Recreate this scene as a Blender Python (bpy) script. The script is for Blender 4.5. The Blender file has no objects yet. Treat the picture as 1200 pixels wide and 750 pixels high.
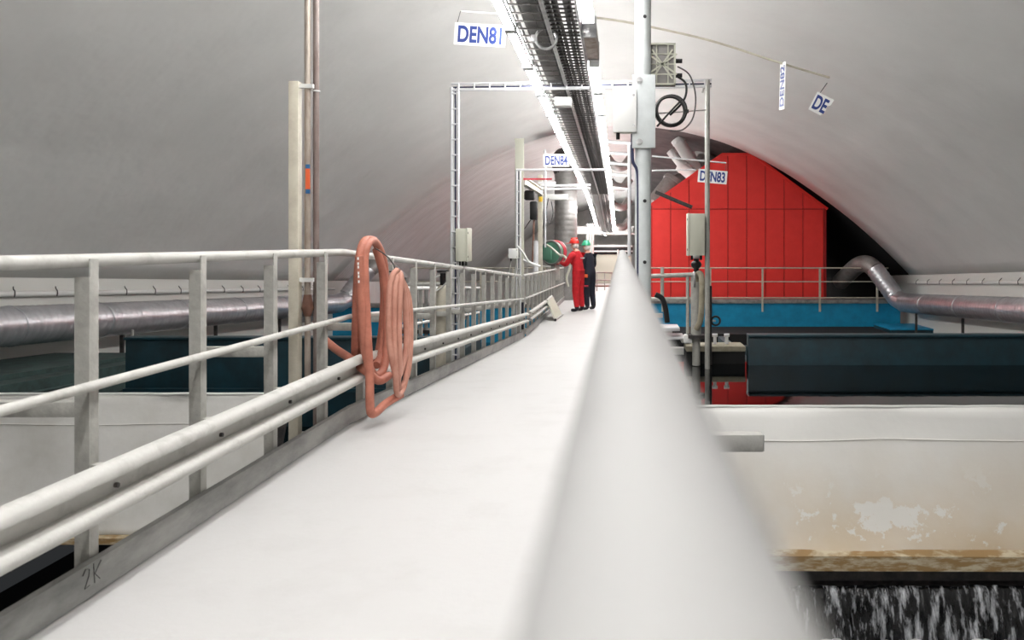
import bpy, bmesh, math, random
from mathutils import Vector, Matrix, noise
random.seed(7)
scene = bpy.context.scene
C = scene.collection
PI = math.pi

# ------------------------------------------------------------------ camera
CAM_Z = 1.14
F = 900.0                      # focal length in pixels of the 1200x750 frame
PX, PY = 728.0, 285.0          # principal point (photo is a shifted crop)
cam_data = bpy.data.cameras.new('camera')
cam = bpy.data.objects.new('camera', cam_data); C.objects.link(cam)
cam.location = (0, 0, CAM_Z); cam.rotation_euler = (PI/2, 0, 0)
cam_data.sensor_width = 36.0; cam_data.lens = 27.0
cam_data.shift_x = (600-PX)/1200.0; cam_data.shift_y = (PY-375)/1200.0
cam_data.clip_start = 0.01; cam_data.clip_end = 200
cam_data.dof.use_dof = True; cam_data.dof.focus_distance = 8.0; cam_data.dof.aperture_fstop = 4.5
scene.camera = cam

# ------------------------------------------------------------------ world and exposure
w = bpy.data.worlds.new('world'); scene.world = w; w.use_nodes = True
w.node_tree.nodes['Background'].inputs[0].default_value = (0.8, 0.85, 0.9, 1)
w.node_tree.nodes['Background'].inputs[1].default_value = 0.02
vs = scene.view_settings
vs.view_transform = 'Standard'; vs.look = 'None'; vs.gamma = 1.0; vs.use_curve_mapping = False
vs.exposure = 0.6
LAMP = 34.0                    # radiance of the fluorescent diffusers

def U(px, py, d):              # photo pixel + distance -> point in the place
    return Vector(((px-PX)/F*d, d, CAM_Z-(py-PY)/F*d))

# ------------------------------------------------------------------ materials
def lin(c):
    return tuple(((v/12.92) if v <= .04045 else ((v+.055)/1.055)**2.4) for v in c)
def mat(name, col, rough=.5, metal=0., col2=None, nscale=6., lo=.4, hi=.7, stretch=(1,1,1), bump=0., bscale=40., spec=.5, emit=None, estr=0., extra=None):
    m = bpy.data.materials.new(name); m.use_nodes = True
    nt = m.node_tree; b = nt.nodes['Principled BSDF']
    b.inputs['Base Color'].default_value = (*lin(col), 1)
    b.inputs['Roughness'].default_value = rough; b.inputs['Metallic'].default_value = metal
    b.inputs['Specular IOR Level'].default_value = spec
    tc = nt.nodes.new('ShaderNodeTexCoord'); mp = nt.nodes.new('ShaderNodeMapping')
    mp.inputs['Scale'].default_value = stretch
    nt.links.new(tc.outputs['Object'], mp.inputs['Vector'])
    if col2 is not None:
        n = nt.nodes.new('ShaderNodeTexNoise'); n.inputs['Scale'].default_value = nscale; n.inputs['Detail'].default_value = 6; n.inputs['Roughness'].default_value = .65
        r = nt.nodes.new('ShaderNodeValToRGB')
        r.color_ramp.elements[0].position = lo; r.color_ramp.elements[1].position = hi
        r.color_ramp.elements[0].color = (*lin(col), 1); r.color_ramp.elements[1].color = (*lin(col2), 1)
        nt.links.new(mp.outputs[0], n.inputs['Vector']); nt.links.new(n.outputs['Fac'], r.inputs[0]); nt.links.new(r.outputs[0], b.inputs['Base Color'])
    if bump:
        n2 = nt.nodes.new('ShaderNodeTexNoise'); n2.inputs['Scale'].default_value = bscale; n2.inputs['Detail'].default_value = 4
        bp = nt.nodes.new('ShaderNodeBump'); bp.inputs['Strength'].default_value = bump; bp.inputs['Distance'].default_value = .02
        nt.links.new(mp.outputs[0], n2.inputs['Vector']); nt.links.new(n2.outputs['Fac'], bp.inputs['Height']); nt.links.new(bp.outputs[0], b.inputs['Normal'])
    if emit:
        b.inputs['Emission Color'].default_value = (*emit, 1); b.inputs['Emission Strength'].default_value = estr
    if extra: extra(m, nt, b, mp)
    return m

def liner_extra(ring):
    def f(m, nt, b, mp):
        wv = nt.nodes.new('ShaderNodeTexWave'); wv.bands_direction = 'Y'; wv.inputs['Scale'].default_value = ring
        wv.inputs['Distortion'].default_value = .6; wv.inputs['Detail'].default_value = 2; wv.inputs['Detail Scale'].default_value = .6
        n = nt.nodes.new('ShaderNodeTexNoise'); n.inputs['Scale'].default_value = .35; n.inputs['Detail'].default_value = 5
        mu = nt.nodes.new('ShaderNodeMath'); mu.operation = 'MULTIPLY_ADD'; mu.inputs[1].default_value = .12
        rg = nt.nodes.new('ShaderNodeTexNoise'); rg.noise_type = 'RIDGED_MULTIFRACTAL'; rg.inputs['Scale'].default_value = .55; rg.inputs['Detail'].default_value = 4; rg.inputs['Distortion'].default_value = 1.2
        mu2 = nt.nodes.new('ShaderNodeMath'); mu2.operation = 'MULTIPLY_ADD'; mu2.inputs[1].default_value = .03
        bp = nt.nodes.new('ShaderNodeBump'); bp.inputs['Strength'].default_value = .55; bp.inputs['Distance'].default_value = .25
        nt.links.new(mp.outputs[0], wv.inputs['Vector']); nt.links.new(mp.outputs[0], n.inputs['Vector'])
        nt.links.new(wv.outputs['Fac'], mu.inputs[0]); nt.links.new(n.outputs['Fac'], mu.inputs[2])
        nt.links.new(mp.outputs[0], rg.inputs['Vector']); nt.links.new(rg.outputs['Fac'], mu2.inputs[0]); nt.links.new(mu.outputs[0], mu2.inputs[2]); nt.links.new(mu2.outputs[0], bp.inputs['Height']); nt.links.new(bp.outputs[0], b.inputs['Normal'])
    return f

M = {}
M['liner'] = mat('liner_white', (.895,.892,.88), .55, col2=(.865,.862,.85), nscale=.5, extra=liner_extra(.25), spec=.3)
M['liner2'] = mat('liner_grey', (.89,.878,.87), .6, col2=(.83,.81,.80), nscale=.7, stretch=(1,2.5,1), extra=liner_extra(.6), spec=.3)
M['skirt'] = mat('skirt_white', (.86,.86,.84), .6, bump=.15, bscale=2)
M['deck'] = mat('deck_coating', (.725,.72,.715), .55, col2=(.69,.683,.675), nscale=2.5, lo=.5, hi=.85, bump=.06, bscale=30, spec=.35)
M['galv'] = mat('galvanised_rail', (.75,.745,.725), .62, .0, col2=(.60,.595,.57), nscale=7, lo=.52, hi=.8, bump=.1, bscale=60)
M['galv_post'] = mat('galvanised_post', (.69,.685,.66), .5, .2, col2=(.54,.53,.51), nscale=9, lo=.45, hi=.8, bump=.15, bscale=50)
M['galv_toe'] = mat('weathered_zinc', (.64,.635,.62), .5, .2, col2=(.42,.42,.415), nscale=5, lo=.42, hi=.75, stretch=(1,.35,1), bump=.1, bscale=40)
M['rail_white'] = mat('worn_white_rail', (.60,.597,.59), .7, .0, spec=.25, col2=(.56,.557,.55), nscale=3, lo=.45, hi=.75)
M['galv_pole'] = mat('pole_zinc', (.80,.82,.82), .5, .0, col2=(.74,.76,.76), nscale=6)
M['beige'] = mat('beige_paint', (.80,.775,.71), .5, col2=(.72,.69,.63), nscale=8)
M['boxgrey'] = mat('enclosure_grey', (.76,.76,.70), .5)
M['white'] = mat('white_plastic', (.88,.88,.87), .45)
M['whitemetal'] = mat('white_metal', (.86,.86,.87), .4, .1)
M['steel'] = mat('steel', (.72,.72,.72), .35, .7, col2=(.55,.55,.55), nscale=10)
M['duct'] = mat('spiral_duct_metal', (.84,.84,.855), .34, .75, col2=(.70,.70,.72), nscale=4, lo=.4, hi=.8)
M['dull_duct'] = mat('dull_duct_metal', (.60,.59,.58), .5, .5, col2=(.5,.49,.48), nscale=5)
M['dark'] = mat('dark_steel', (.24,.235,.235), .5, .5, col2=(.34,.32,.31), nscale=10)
M['traymetal'] = mat('tray_metal', (.38,.37,.36), .45, .6, col2=(.27,.265,.26), nscale=8)
M['black'] = mat('black_plastic', (.07,.07,.075), .5)
M['cable'] = mat('grey_cable', (.30,.29,.29), .5)
M['navy'] = mat('navy_cable', (.16,.18,.30), .5)
M['red'] = mat('red_cladding', (.97,.235,.21), .55, col2=(.94,.21,.19), nscale=3, bump=.05, bscale=30)
M['red_dark'] = mat('red_trim', (.62,.07,.07), .5)
M['blue'] = mat('blue_tank', (.08,.60,.78), .5, col2=(.07,.52,.69), nscale=3)
M['teal'] = mat('dark_teal_tank', (.045,.215,.26), .5, col2=(.025,.12,.145), nscale=2.5, lo=.35, hi=.7)
M['green_ledge'] = mat('algae_ledge', (.19,.28,.27), .7, col2=(.10,.15,.145), nscale=5)
M['rock'] = mat('dark_rock', (.10,.10,.10), .9, bump=.4, bscale=2)
M['rock_red_bounce'] = mat('grey_rock', (.36,.32,.32), .9, col2=(.26,.23,.23), nscale=1.5, bump=.5, bscale=2)  # grey rock, with red bounce from the cabin put into its colour
M['concrete'] = mat('concrete_ledge', (.66,.63,.55), .7, col2=(.5,.47,.4), nscale=6)
M['end'] = mat('end_wall_grey', (.90,.89,.875), .7, col2=(.82,.81,.79), nscale=2)
M['hose'] = mat('pink_rubber_hose', (.78,.57,.50), .55, col2=(.66,.44,.37), nscale=9, lo=.4, hi=.75, bump=.1, bscale=60)
M['hose2'] = mat('rust_rubber_hose', (.74,.47,.39), .55, col2=(.62,.37,.30), nscale=9)
M['signwhite'] = mat('sign_white', (.93,.93,.92), .5)
M['signblue'] = mat('sign_blue', (.17,.25,.52), .5)
M['lampbody'] = mat('lamp_housing', (.80,.80,.80), .4)
M['lamp'] = mat('lamp_diffuser', (1,1,1), .5, emit=(1.0,.985,.97), estr=LAMP)
M['coverall'] = mat('red_coverall', (.76,.07,.12), .8, col2=(.64,.05,.09), nscale=12)
M['navycloth'] = mat('navy_workwear', (.10,.11,.16), .85)
M['skin'] = mat('skin', (.80,.60,.52), .5)
M['hair'] = mat('white_hair', (.82,.80,.78), .8)
M['boot'] = mat('black_boot', (.09,.09,.13), .5)
M['helmet_red'] = mat('red_helmet', (.90,.22,.18), .3)
M['helmet_green'] = mat('green_helmet', (.22,.66,.50), .3)
M['orange'] = mat('orange_mark', (.90,.40,.22), .5)
M['bluetape'] = mat('blue_tape', (.15,.38,.58), .5)
M['reelgreen'] = mat('green_reel', (.36,.56,.47), .45)
M['reelred'] = mat('red_hose', (.74,.22,.27), .5)
M['rust'] = mat('rusty_steel', (.55,.40,.34), .6, .2, col2=(.42,.30,.26), nscale=10)
M['pipe_worn'] = mat('worn_pipe', (.70,.655,.61), .5, .2, col2=(.50,.42,.37), nscale=10, lo=.42, hi=.7, stretch=(1,1,.3))
M['pipe_rust'] = mat('brown_pipe', (.55,.50,.48), .5, .2, col2=(.42,.33,.30), nscale=9, lo=.4, hi=.7, stretch=(1,1,.3))
M['pencil'] = mat('pencil_mark', (.22,.22,.22), .8)
M['yellow'] = mat('yellow_plastic', (.86,.70,.20), .5)

def tarp_extra(m, nt, b, mp):
    # off-white tarpaulin, tan soiling low down and flaked pale patches
    L = nt.links
    sep = nt.nodes.new('ShaderNodeSeparateXYZ'); L.new(mp.outputs[0], sep.inputs[0])
    n = nt.nodes.new('ShaderNodeTexNoise'); n.inputs['Scale'].default_value = 1.6; n.inputs['Detail'].default_value = 5
    L.new(mp.outputs[0], n.inputs['Vector'])
    mr = nt.nodes.new('ShaderNodeMapRange'); mr.inputs['From Min'].default_value = -.1; mr.inputs['From Max'].default_value = -1.05
    L.new(sep.outputs['Z'], mr.inputs['Value'])
    ad = nt.nodes.new('ShaderNodeMath'); ad.operation = 'MULTIPLY'; L.new(mr.outputs[0], ad.inputs[0]); L.new(n.outputs['Fac'], ad.inputs[1])
    r = nt.nodes.new('ShaderNodeValToRGB')
    r.color_ramp.elements[0].position = .05; r.color_ramp.elements[1].position = .55
    r.color_ramp.elements[0].color = (*lin((.92,.915,.90)),1); r.color_ramp.elements[1].color = (*lin((.84,.765,.65)),1)
    L.new(ad.outputs[0], r.inputs[0])
    n2 = nt.nodes.new('ShaderNodeTexNoise'); n2.inputs['Scale'].default_value = 3.2; n2.inputs['Detail'].default_value = 9; n2.inputs['Roughness'].default_value = .7
    L.new(mp.outputs[0], n2.inputs['Vector'])
    r2 = nt.nodes.new('ShaderNodeValToRGB'); r2.color_ramp.elements[0].position = .56; r2.color_ramp.elements[1].position = .585
    L.new(n2.outputs['Fac'], r2.inputs[0])
    mr2 = nt.nodes.new('ShaderNodeMapRange'); mr2.inputs['From Min'].default_value = -.35; mr2.inputs['From Max'].default_value = -.7
    L.new(sep.outputs['Z'], mr2.inputs['Value'])
    mu = nt.nodes.new('ShaderNodeMath'); mu.operation = 'MULTIPLY'; L.new(r2.outputs[0], mu.inputs[0]); L.new(mr2.outputs[0], mu.inputs[1])
    mix = nt.nodes.new('ShaderNodeMixRGB'); L.new(mu.outputs[0], mix.inputs[0]); L.new(r.outputs[0], mix.inputs[1]); mix.inputs[2].default_value = (*lin((.92,.91,.885)),1)
    L.new(mix.outputs[0], b.inputs['Base Color'])
M['tarp'] = mat('soiled_tarpaulin', (.85,.84,.82), .6, bump=.25, bscale=4, extra=tarp_extra)
M['tarp_grey'] = mat('grey_tarpaulin', (.85,.845,.83), .6, col2=(.78,.77,.745), nscale=1.5, bump=.3, bscale=4)
M['brownlip'] = mat('rusty_lip', (.62,.50,.33), .6, col2=(.82,.78,.68), nscale=5, lo=.45, hi=.6, stretch=(1,1,4))
def water_extra(m, nt, b, mp):
    b.inputs['Specular IOR Level'].default_value = .6
M['water'] = mat('dark_basin_water', (.02,.03,.035), .03, bump=.02, bscale=5, extra=water_extra)
M['pool'] = mat('dark_pool_water', (.03,.035,.04), .15, bump=.5, bscale=6)
M['fall'] = mat('falling_water', (.05,.055,.065), .12, col2=(.85,.86,.88), nscale=9, lo=.50, hi=.74, stretch=(2.2,1,.45), bump=.8, bscale=14)
M['foam'] = mat('water_foam', (.85,.86,.86), .4, bump=.6, bscale=20)

# ------------------------------------------------------------------ mesh builder
class MB:
    def __init__(s): s.v = []; s.f = []; s.sm = 1.1
    def add(s, vs_, fs_):
        o = len(s.v); s.v += [tuple(p) for p in vs_]; s.f += [tuple(i+o for i in f) for f in fs_]; return s
    def box(s, x0, x1, y0, y1, z0, z1, bev=0., mtx=None):
        x0, x1 = sorted((x0,x1)); y0, y1 = sorted((y0,y1)); z0, z1 = sorted((z0,z1))
        s.sm = .4; bm = bmesh.new()
        vv = [bm.verts.new(p) for p in ((x0,y0,z0),(x1,y0,z0),(x1,y1,z0),(x0,y1,z0),(x0,y0,z1),(x1,y0,z1),(x1,y1,z1),(x0,y1,z1))]
        for q in ((0,3,2,1),(4,5,6,7),(0,1,5,4),(1,2,6,5),(2,3,7,6),(3,0,4,7)): bm.faces.new([vv[i] for i in q])
        if bev > 0: bmesh.ops.bevel(bm, geom=bm.edges[:]+bm.verts[:], offset=bev, segments=2, profile=.5, affect='EDGES')
        if mtx is not None: bmesh.ops.transform(bm, matrix=mtx, verts=bm.verts[:])
        bm.verts.index_update()
        s.add([v.co[:] for v in bm.verts], [[v.index for v in f.verts] for f in bm.faces]); bm.free(); return s
    def tube(s, pts, r, n=12, cap=True, rs=None):
        pts = [Vector(p) for p in pts]; k = len(pts); base = len(s.v)
        up = None
        for i, p in enumerate(pts):
            t = (pts[min(i+1,k-1)]-pts[max(i-1,0)]).normalized()
            if up is None:
                a = Vector((0,0,1)) if abs(t.z) < .9 else Vector((1,0,0)); up = (a - t*a.dot(t)).normalized()
            else:
                up = (up - t*up.dot(t)).normalized()
            q = t.cross(up); rr = rs[i] if rs else r
            if 0 < i < k-1:
                t1 = (pts[i]-pts[i-1]).normalized(); cs = max(.5, t1.dot(t)); 
            for j in range(n):
                a = 2*PI*j/n; s.v.append(tuple(p + up*math.cos(a)*rr + q*math.sin(a)*rr))
        for i in range(k-1):
            for j in range(n):
                a = base+i*n+j; b = base+i*n+(j+1)%n; s.f.append((a, b, b+n, a+n))
        if cap:
            s.f.append(tuple(base+j for j in range(n))[::-1]); s.f.append(tuple(base+(k-1)*n+j for j in range(n)))
        return s
    def torus(s, c, R, r, axis='Y', n=28, m=8, mtx=None):
        pts = []
        vs_ = []; fs_ = []
        for i in range(n):
            a = 2*PI*i/n
            for j in range(m):
                b = 2*PI*j/m; rr = R+r*math.cos(b); h = r*math.sin(b)
                p = {'Y':(rr*math.cos(a),h,rr*math.sin(a)),'X':(h,rr*math.cos(a),rr*math.sin(a)),'Z':(rr*math.cos(a),rr*math.sin(a),h)}[axis]
                vs_.append(Vector(p)+Vector(c))
                fs_.append((i*m+j, ((i+1)%n)*m+j, ((i+1)%n)*m+(j+1)%m, i*m+(j+1)%m))
        return s.add(vs_, fs_)
    def prism(s, poly, y0, y1):            # polygon in x,z extruded along y
        n = len(poly); vs_ = [(x,y0,z) for x,z in poly]+[(x,y1,z) for x,z in poly]
        fs_ = [tuple(range(n)), tuple(range(2*n-1,n-1,-1))]+[(i,i+n,(i+1)%n+n,(i+1)%n) for i in range(n)]
        return s.add(vs_, fs_)
    def sweep(s, prof, path):              # closed profile (x,z offsets) swept along path of (x,y,z), profile kept vertical
        n = len(prof); base = len(s.v)
        for p in path:
            for x, z in prof: s.v.append((p[0]+x, p[1], p[2]+z))
        for i in range(len(path)-1):
            for j in range(n):
                a = base+i*n+j; b = base+i*n+(j+1)%n; s.f.append((a, a+n, b+n, b))
        s.f.append(tuple(base+j for j in range(n))); e = base+(len(path)-1)*n; s.f.append(tuple(e+j for j in range(n))[::-1])
        return s
    def ball(s, c, rx, ry=None, rz=None, n=12, m=8, zmin=-1.):
        ry = ry or rx; rz = rz or rx; base = len(s.v); rows = []
        for i in range(m+1):
            ph = -PI/2+PI*i/m
            if math.sin(ph) < zmin-1e-6: continue
            rows.append([len(s.v)+j for j in range(n)])
            for j in range(n):
                a = 2*PI*j/n; s.v.append((c[0]+rx*math.cos(ph)*math.cos(a), c[1]+ry*math.cos(ph)*math.sin(a), c[2]+rz*math.sin(ph)))
        for q in range(len(rows)-1):
            for j in range(n): s.f.append((rows[q][j], rows[q][(j+1)%n], rows[q+1][(j+1)%n], rows[q+1][j]))
        s.f.append(tuple(rows[0])[::-1]); s.f.append(tuple(rows[-1]))
        return s
    def mesh(s, name, m):
        me = bpy.data.meshes.new(name); me.from_pydata(s.v, [], s.f); me.validate()
        bm = bmesh.new(); bm.from_mesh(me); bmesh.ops.recalc_face_normals(bm, faces=bm.faces[:]); bm.to_mesh(me); bm.free()
        for p in me.polygons: p.use_smooth = True
        me.set_sharp_from_angle(angle=s.sm)
        if m: me.materials.append(M[m])
        return me
    def build(s, name, m, parent=None, **kw):
        return link(name, s.mesh(name, m), parent, **kw)

def link(name, me, parent=None, loc=None, rot=None, label=None, cat=None, group=None, kind=None):
    o = bpy.data.objects.new(name, me); C.objects.link(o)
    if parent is not None: o.parent = parent
    if loc is not None: o.location = loc
    if rot is not None: o.rotation_euler = rot
    if label: o['label'] = label
    if cat: o['category'] = cat
    if group: o['group'] = group
    if kind: o['kind'] = kind
    return o
def thing(name, label, cat, loc=(0,0,0), group=None, rot=None, kind=None):
    return link(name, None, None, loc, rot, label, cat, group, kind)
def B(*a, **k): return MB().box(*a, **k)
def T(*a, **k): return MB().tube(*a, **k)
ORD = ['first','second','third','fourth','fifth','sixth','seventh','eighth','ninth','tenth','eleventh','twelfth','thirteenth','fourteenth','fifteenth','sixteenth','seventeenth','eighteenth','nineteenth','twentieth','twenty-first','twenty-second','twenty-third','twenty-fourth','twenty-fifth','twenty-sixth','twenty-seventh','twenty-eighth']+['twenty-ninth','thirtieth']+['thirty-'+q for q in ('first','second','third','fourth','fifth','sixth','seventh','eighth')]

# ------------------------------------------------------------------ walkway heights along distance
K1, K2, SL = 4.81, 13.6, .0595
def zf(d):      # deck surface
    return 0. if d < K1 else (-(d-K1)*SL if d < K2 else -(K2-K1)*SL-.006*(d-K2))
def zr(d):      # left top rail centre
    return 1.083+zf(d) if d < K2 else 1.083-(K2-K1)*SL-.0165*(d-K2)
def zm(d):      # mid rail
    return .68+zf(d) if d < K2 else .68-(K2-K1)*SL-.022*(d-K2)
def path(x, zfun, y0, y1):
    ys = [y0]+[k for k in (K1,K2) if y0 < k < y1]+[y1]
    return [(x,y,zfun(y)) for y in ys]
LX = -1.72

# ------------------------------------------------------------------ setting: deck, liner, walls, ground
mb = MB(); mb.sweep([(-1.71,-.05),(.10,-.05),(.10,0),(-1.71,0)], [(0,y,zf(y)) for y in (-4,K1,K2,44)])
mb.build('floor', 'deck', kind='structure', label='white coated walkway deck running down the hall')

SLT = .053
def liner(name, m, y0, y1, grow, label, u0=-1., u1=1.):
    nu, ny = 64, 40; vs_ = []; fs_ = []
    hw = 9.05+grow
    for j in range(ny+1):
        y = y0+(y1-y0)*j/ny
        for i in range(nu+1):
            u = u0+(u1-u0)*i/nu; x = hw*u
            zb = 1.29+.09*u-SLT*y
            z = zb+(4.8+grow)*(1-u*u)
            nz = noise.noise(Vector((x*.5,y*.35,z*.5)))*.05
            vs_.append((x,y,z+nz*(1-u**6)))
    for j in range(ny):
        for i in range(nu):
            a = j*(nu+1)+i; fs_.append((a,a+1,a+nu+2,a+nu+1))
    o = MB().add(vs_, fs_).build(name, m, kind='structure', label=label)
    md = o.modifiers.new('thick','SOLIDIFY'); md.thickness = .03; md.offset = 1
    return o
liner('ceiling', 'liner', -12, 24.0, 0, 'pale grey membrane vault lining the rock hall')
liner('ceiling', 'liner2', 23.9, 50, .2, 'far stretch of the membrane vault beyond the workers', -1, .1)
liner('ceiling', 'rock_red_bounce', 23.9, 50, .2, 'bare rock roof above the duct work by the red cabin', .1, .5)
liner('ceiling', 'rock', 23.9, 50, .2, 'unlined rock roof blackened for the shaded void beside the red cabin', .5, 1)  # near-black colour stands in for the shade of the void
for sx, nm, b0 in ((-1,'wall_left',1.2),(1,'wall_right',1.38)):
    mb = MB(); mb.sweep([(0,.04),(.06,.04),(.06,-3.2),(0,-3.2)], [(sx*9.05-.03,y,b0-SLT*y) for y in (-12,25.6)])
    o = mb.build(nm, 'skirt', kind='structure', label='white skirt of the vault lining above the basins')
    mb = MB(); mb.sweep([(0,.1),(.06,.1),(.06,-4),(0,-4)], [(sx*9.25-.03,y,b0-SLT*y) for y in (23.9,50)])
    mb.build(nm, 'liner2' if sx < 0 else 'rock', kind='structure', label='skirt of the vault lining beyond the tanks' if sx < 0 else 'rock wall blackened for the shaded void right of the red cabin')  # right side: shade of the void painted as near-black rock
B(-10,10,50,50.2,-6,8).build('wall_back', 'end', kind='structure', label='grey end wall of the hall')
B(-10,10,-12.2,-12,-6,8).build('wall_front', 'end', kind='structure', label='grey wall behind the viewpoint')
B(-10.2,10.2,-12,50,-4.8,-4.6).build('floor', 'rock', kind='structure', label='dark rock bottom under the basins')

# lashing tubes along the skirt
for sx, side, b0 in ((-1,'left',.99),(1,'right',1.17)):
    t = thing('lashing_tube', f'white tube with lashing hooks along the skirt on the {side}', 'tube', (sx*8.93,9,b0-SLT*9))
    T([(0,-12,.0+12*SLT),(0,14.9,-14.9*SLT)], .042, 10).build('tube', 'white', t)
    hk = MB().tube([(-sx*.04,0,-.045),(-sx*.05,0,.0),(-sx*.04,.01,.045),(-sx*.0,.03,.075),(sx*.07,.12,.10)], .009, 6).mesh('hook','cable')
    for k in range(20):
        y = -2+k*.85; link('hook', hk, t, (0,y,-y*SLT))

# ------------------------------------------------------------------ railings along the walkway
POST0, PSTEP = 2.489, .658
def post_mesh(inner, h=1.06, top=.03):
    # angle-section post: web facing the camera, flange facing the walkway; origin at deck, x=0 walkway face
    s = 1 if inner else -1
    mb = MB()
    mb.box(-.048*s, 0, -.006, 0, -.12, h-.03)
    mb.box(-.006*s, 0, 0, .040, -.12, h+top, bev=.002)
    mb.box(-.048*s, -.042*s, 0, .040, -.12, h-.03)
    return mb
WPROF = [(0,.160),(.020,.168),(.052,.162),(.068,.142),(.064,.122),(.030,.114),(.010,.106),(.010,.054),(.040,.048),(.064,.038),(.068,.018),(.054,.0),(.024,-.006),(0,0),
         (0,.008),(.022,.002),(.048,.009),(.060,.020),(.056,.032),(.036,.040),(.002,.047),(.002,.113),(.026,.122),(.056,.130),(.060,.140),(.046,.155),(.020,.160),(0,.152)]
def railing(name, label, x, s, y0, y1, posts, brackets, beam, toe=True):
    """s=+1: walkway on the +x side of the posts"""
    t = thing(name, label, 'railing', (0,y0,zf(y0)))
    ox = Vector((0,-y0,-zf(y0)))
    P = lambda xs, zfun: [tuple(Vector(p)+ox) for p in path(xs, zfun, y0, y1)]
    T(P(x-.03*s, zr), .0225, 16).build('top_rail', 'galv', t)
    T(P(x+.017*s, zm), .0165, 12).build('mid_rail', 'galv', t)
    if toe:
        b = MB(); b.sweep([(.016*s,.008),(.022*s,.008),(.022*s,.115),(.005*s,.122),(.005*s,.116),(.016*s,.110)] if s>0 else [(.016*s,.008),(.016*s,.11),(.005*s,.116),(.005*s,.122),(.022*s,.115),(.022*s,.008)], P(x, zf)); b.build('toe_board', 'galv_toe', t)
    pm = post_mesh(s>0).mesh('post','galv_post')
    br = MB().box(-.42*s, -.045*s, .0, .04, -.025, .025, bev=.003).mesh('bracket','galv_post')
    blk = MB().box(0, .06*s, .0, .035, .02, .15).mesh('spacer_block','galv_post')
    for k in posts:
        d = POST0+PSTEP*k
        p = link('post', pm, t, (x, d-y0, zf(d)-zf(y0)))
        if d > K2: p.scale.z = (zr(d)-zf(d))/1.083
        if k in brackets: link('bracket', br, p, (0,0,.60))
        if beam and beam[0] <= d <= beam[1]: link('spacer_block', blk, p, (0,0,.27))
    if beam:
        prof = [(px*s, pz) for px, pz in WPROF]
        b = MB(); bp = [(x+.055*s, y, zf(y)+.275) for y in [beam[0]]+[k for k in (K1,K2) if beam[0]<k<beam[1]]+[beam[1]]]
        b.sweep(prof, [tuple(Vector(p)+ox) for p in bp]); g = b.build('guard_beam', 'galv', t)
        bolt = MB().tube([(0,0,0),(.012*s,0,0)], .009, 6).mesh('bolt','dark')
        for k in posts:
            d = POST0+PSTEP*k+.02
            if beam[0] < d < beam[1]: link('bolt', bolt, g, (x+.066*s, d-y0, zf(d)-zf(y0)+.275+.075))
    return t
left1 = railing('walkway_railing', 'near galvanised railing with guard beam on the left of the walkway', LX, 1, -1.2, 13.35, range(-5,17), {0,2,4}|set(range(6,17)), (-1.2,13.3))
left2 = railing('walkway_railing', 'far galvanised railing beside the two workers past the dark gap', LX, 1, 13.7, 23.2, range(17,32), set(), (13.75,17.2))
# short return of the far railing
tr = thing('return_railing', 'short return railing turning away behind the green hose reel', 'railing', (LX-.03,23.2,zr(23.2)))
T([(0,0,0),(-1.1,.1,.06)], .0225, 12).build('top_rail','galv',tr); T([(0,0,-.45),(-1.1,.1,-.4)], .0165, 10).build('mid_rail','galv',tr)
for xx in (-.5,-1.1): B(xx-.02,xx+.02,.05,.09,-1.0,.04).build('post','galv_post',tr)

# right railing: the camera looks along its top rail
tr = thing('walkway_railing', 'pale round top rail of the right railing filling the foreground', 'railing', (.007,-1.2,0))
oy = 1.2
T([(0,-.6,1.073),(0,K1+oy,1.073),(0,K2+oy,1.073-(K2-K1)*SL),(0,24+oy,1.073-(K2-K1)*SL-.17)], .0245, 48).build('top_rail','rail_white',tr)
T([(0,-.6,.66),(0,K1+oy,.66),(0,K2+oy,.66-(K2-K1)*SL),(0,24+oy,.60-(K2-K1)*SL)], .0165, 12).build('mid_rail','galv',tr)
b = MB(); b.sweep([(-.03,.01),(-.024,.01),(-.024,.12),(-.03,.12)], [(0,-.6,0),(0,K1+oy,0),(0,K2+oy,-(K2-K1)*SL),(0,24+oy,-(K2-K1)*SL-.06)]); b.build('toe_board','galv_toe',tr)
pm = MB().box(-.02,.02,0,.04,-.05,1.05,bev=.003).mesh('post','galv_post')
for k in range(-5,32):
    d = POST0+PSTEP*k; p = link('post', pm, tr, (0,d+oy,zf(d)))
    if d > K2: p.scale.z = .97
# cross beams under the deck, ends sticking out on both sides
for i, d in enumerate((1.2, 4.9, 8.5, 12.1, 15.7, 19.3)):
    z = zf(d)-.12
    x1 = .9 if d < 5 else 1.04
    t = thing('cross_beam', ['galvanised cross beam under the deck by the viewpoint','galvanised cross beam end sticking out before the stained tarpaulin','galvanised cross beam end below the grey valve standpipe','cross beam under the ramp beyond the standpipe','cross beam under the deck at the leaning grey board','cross beam under the deck below the workers'][i], 'beam', (0,d,z), group='beams under the walkway')
    B(-2.1,x1,-.05,.05,-.055,.055,bev=.008).build('tube','galv',t)
    B(x1,x1+.004,-.045,.045,-.05,.05).build('end_cap','steel',t)
    B(-2.104,-2.1,-.045,.045,-.05,.05).build('end_cap','steel',t)
for sx in (-1.45,-.1):
    b = MB(); b.sweep([(-.04,-.30),(.04,-.30),(.04,-.175),(-.04,-.175)], [(sx,y,zf(y)) for y in (-3,K1,K2,40)]); b.build('deck_girder','dark',label='dark steel girder under the walkway, %s one' % ('left' if sx<-1 else 'right'),cat='girder',group='girders under the walkway')
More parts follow.
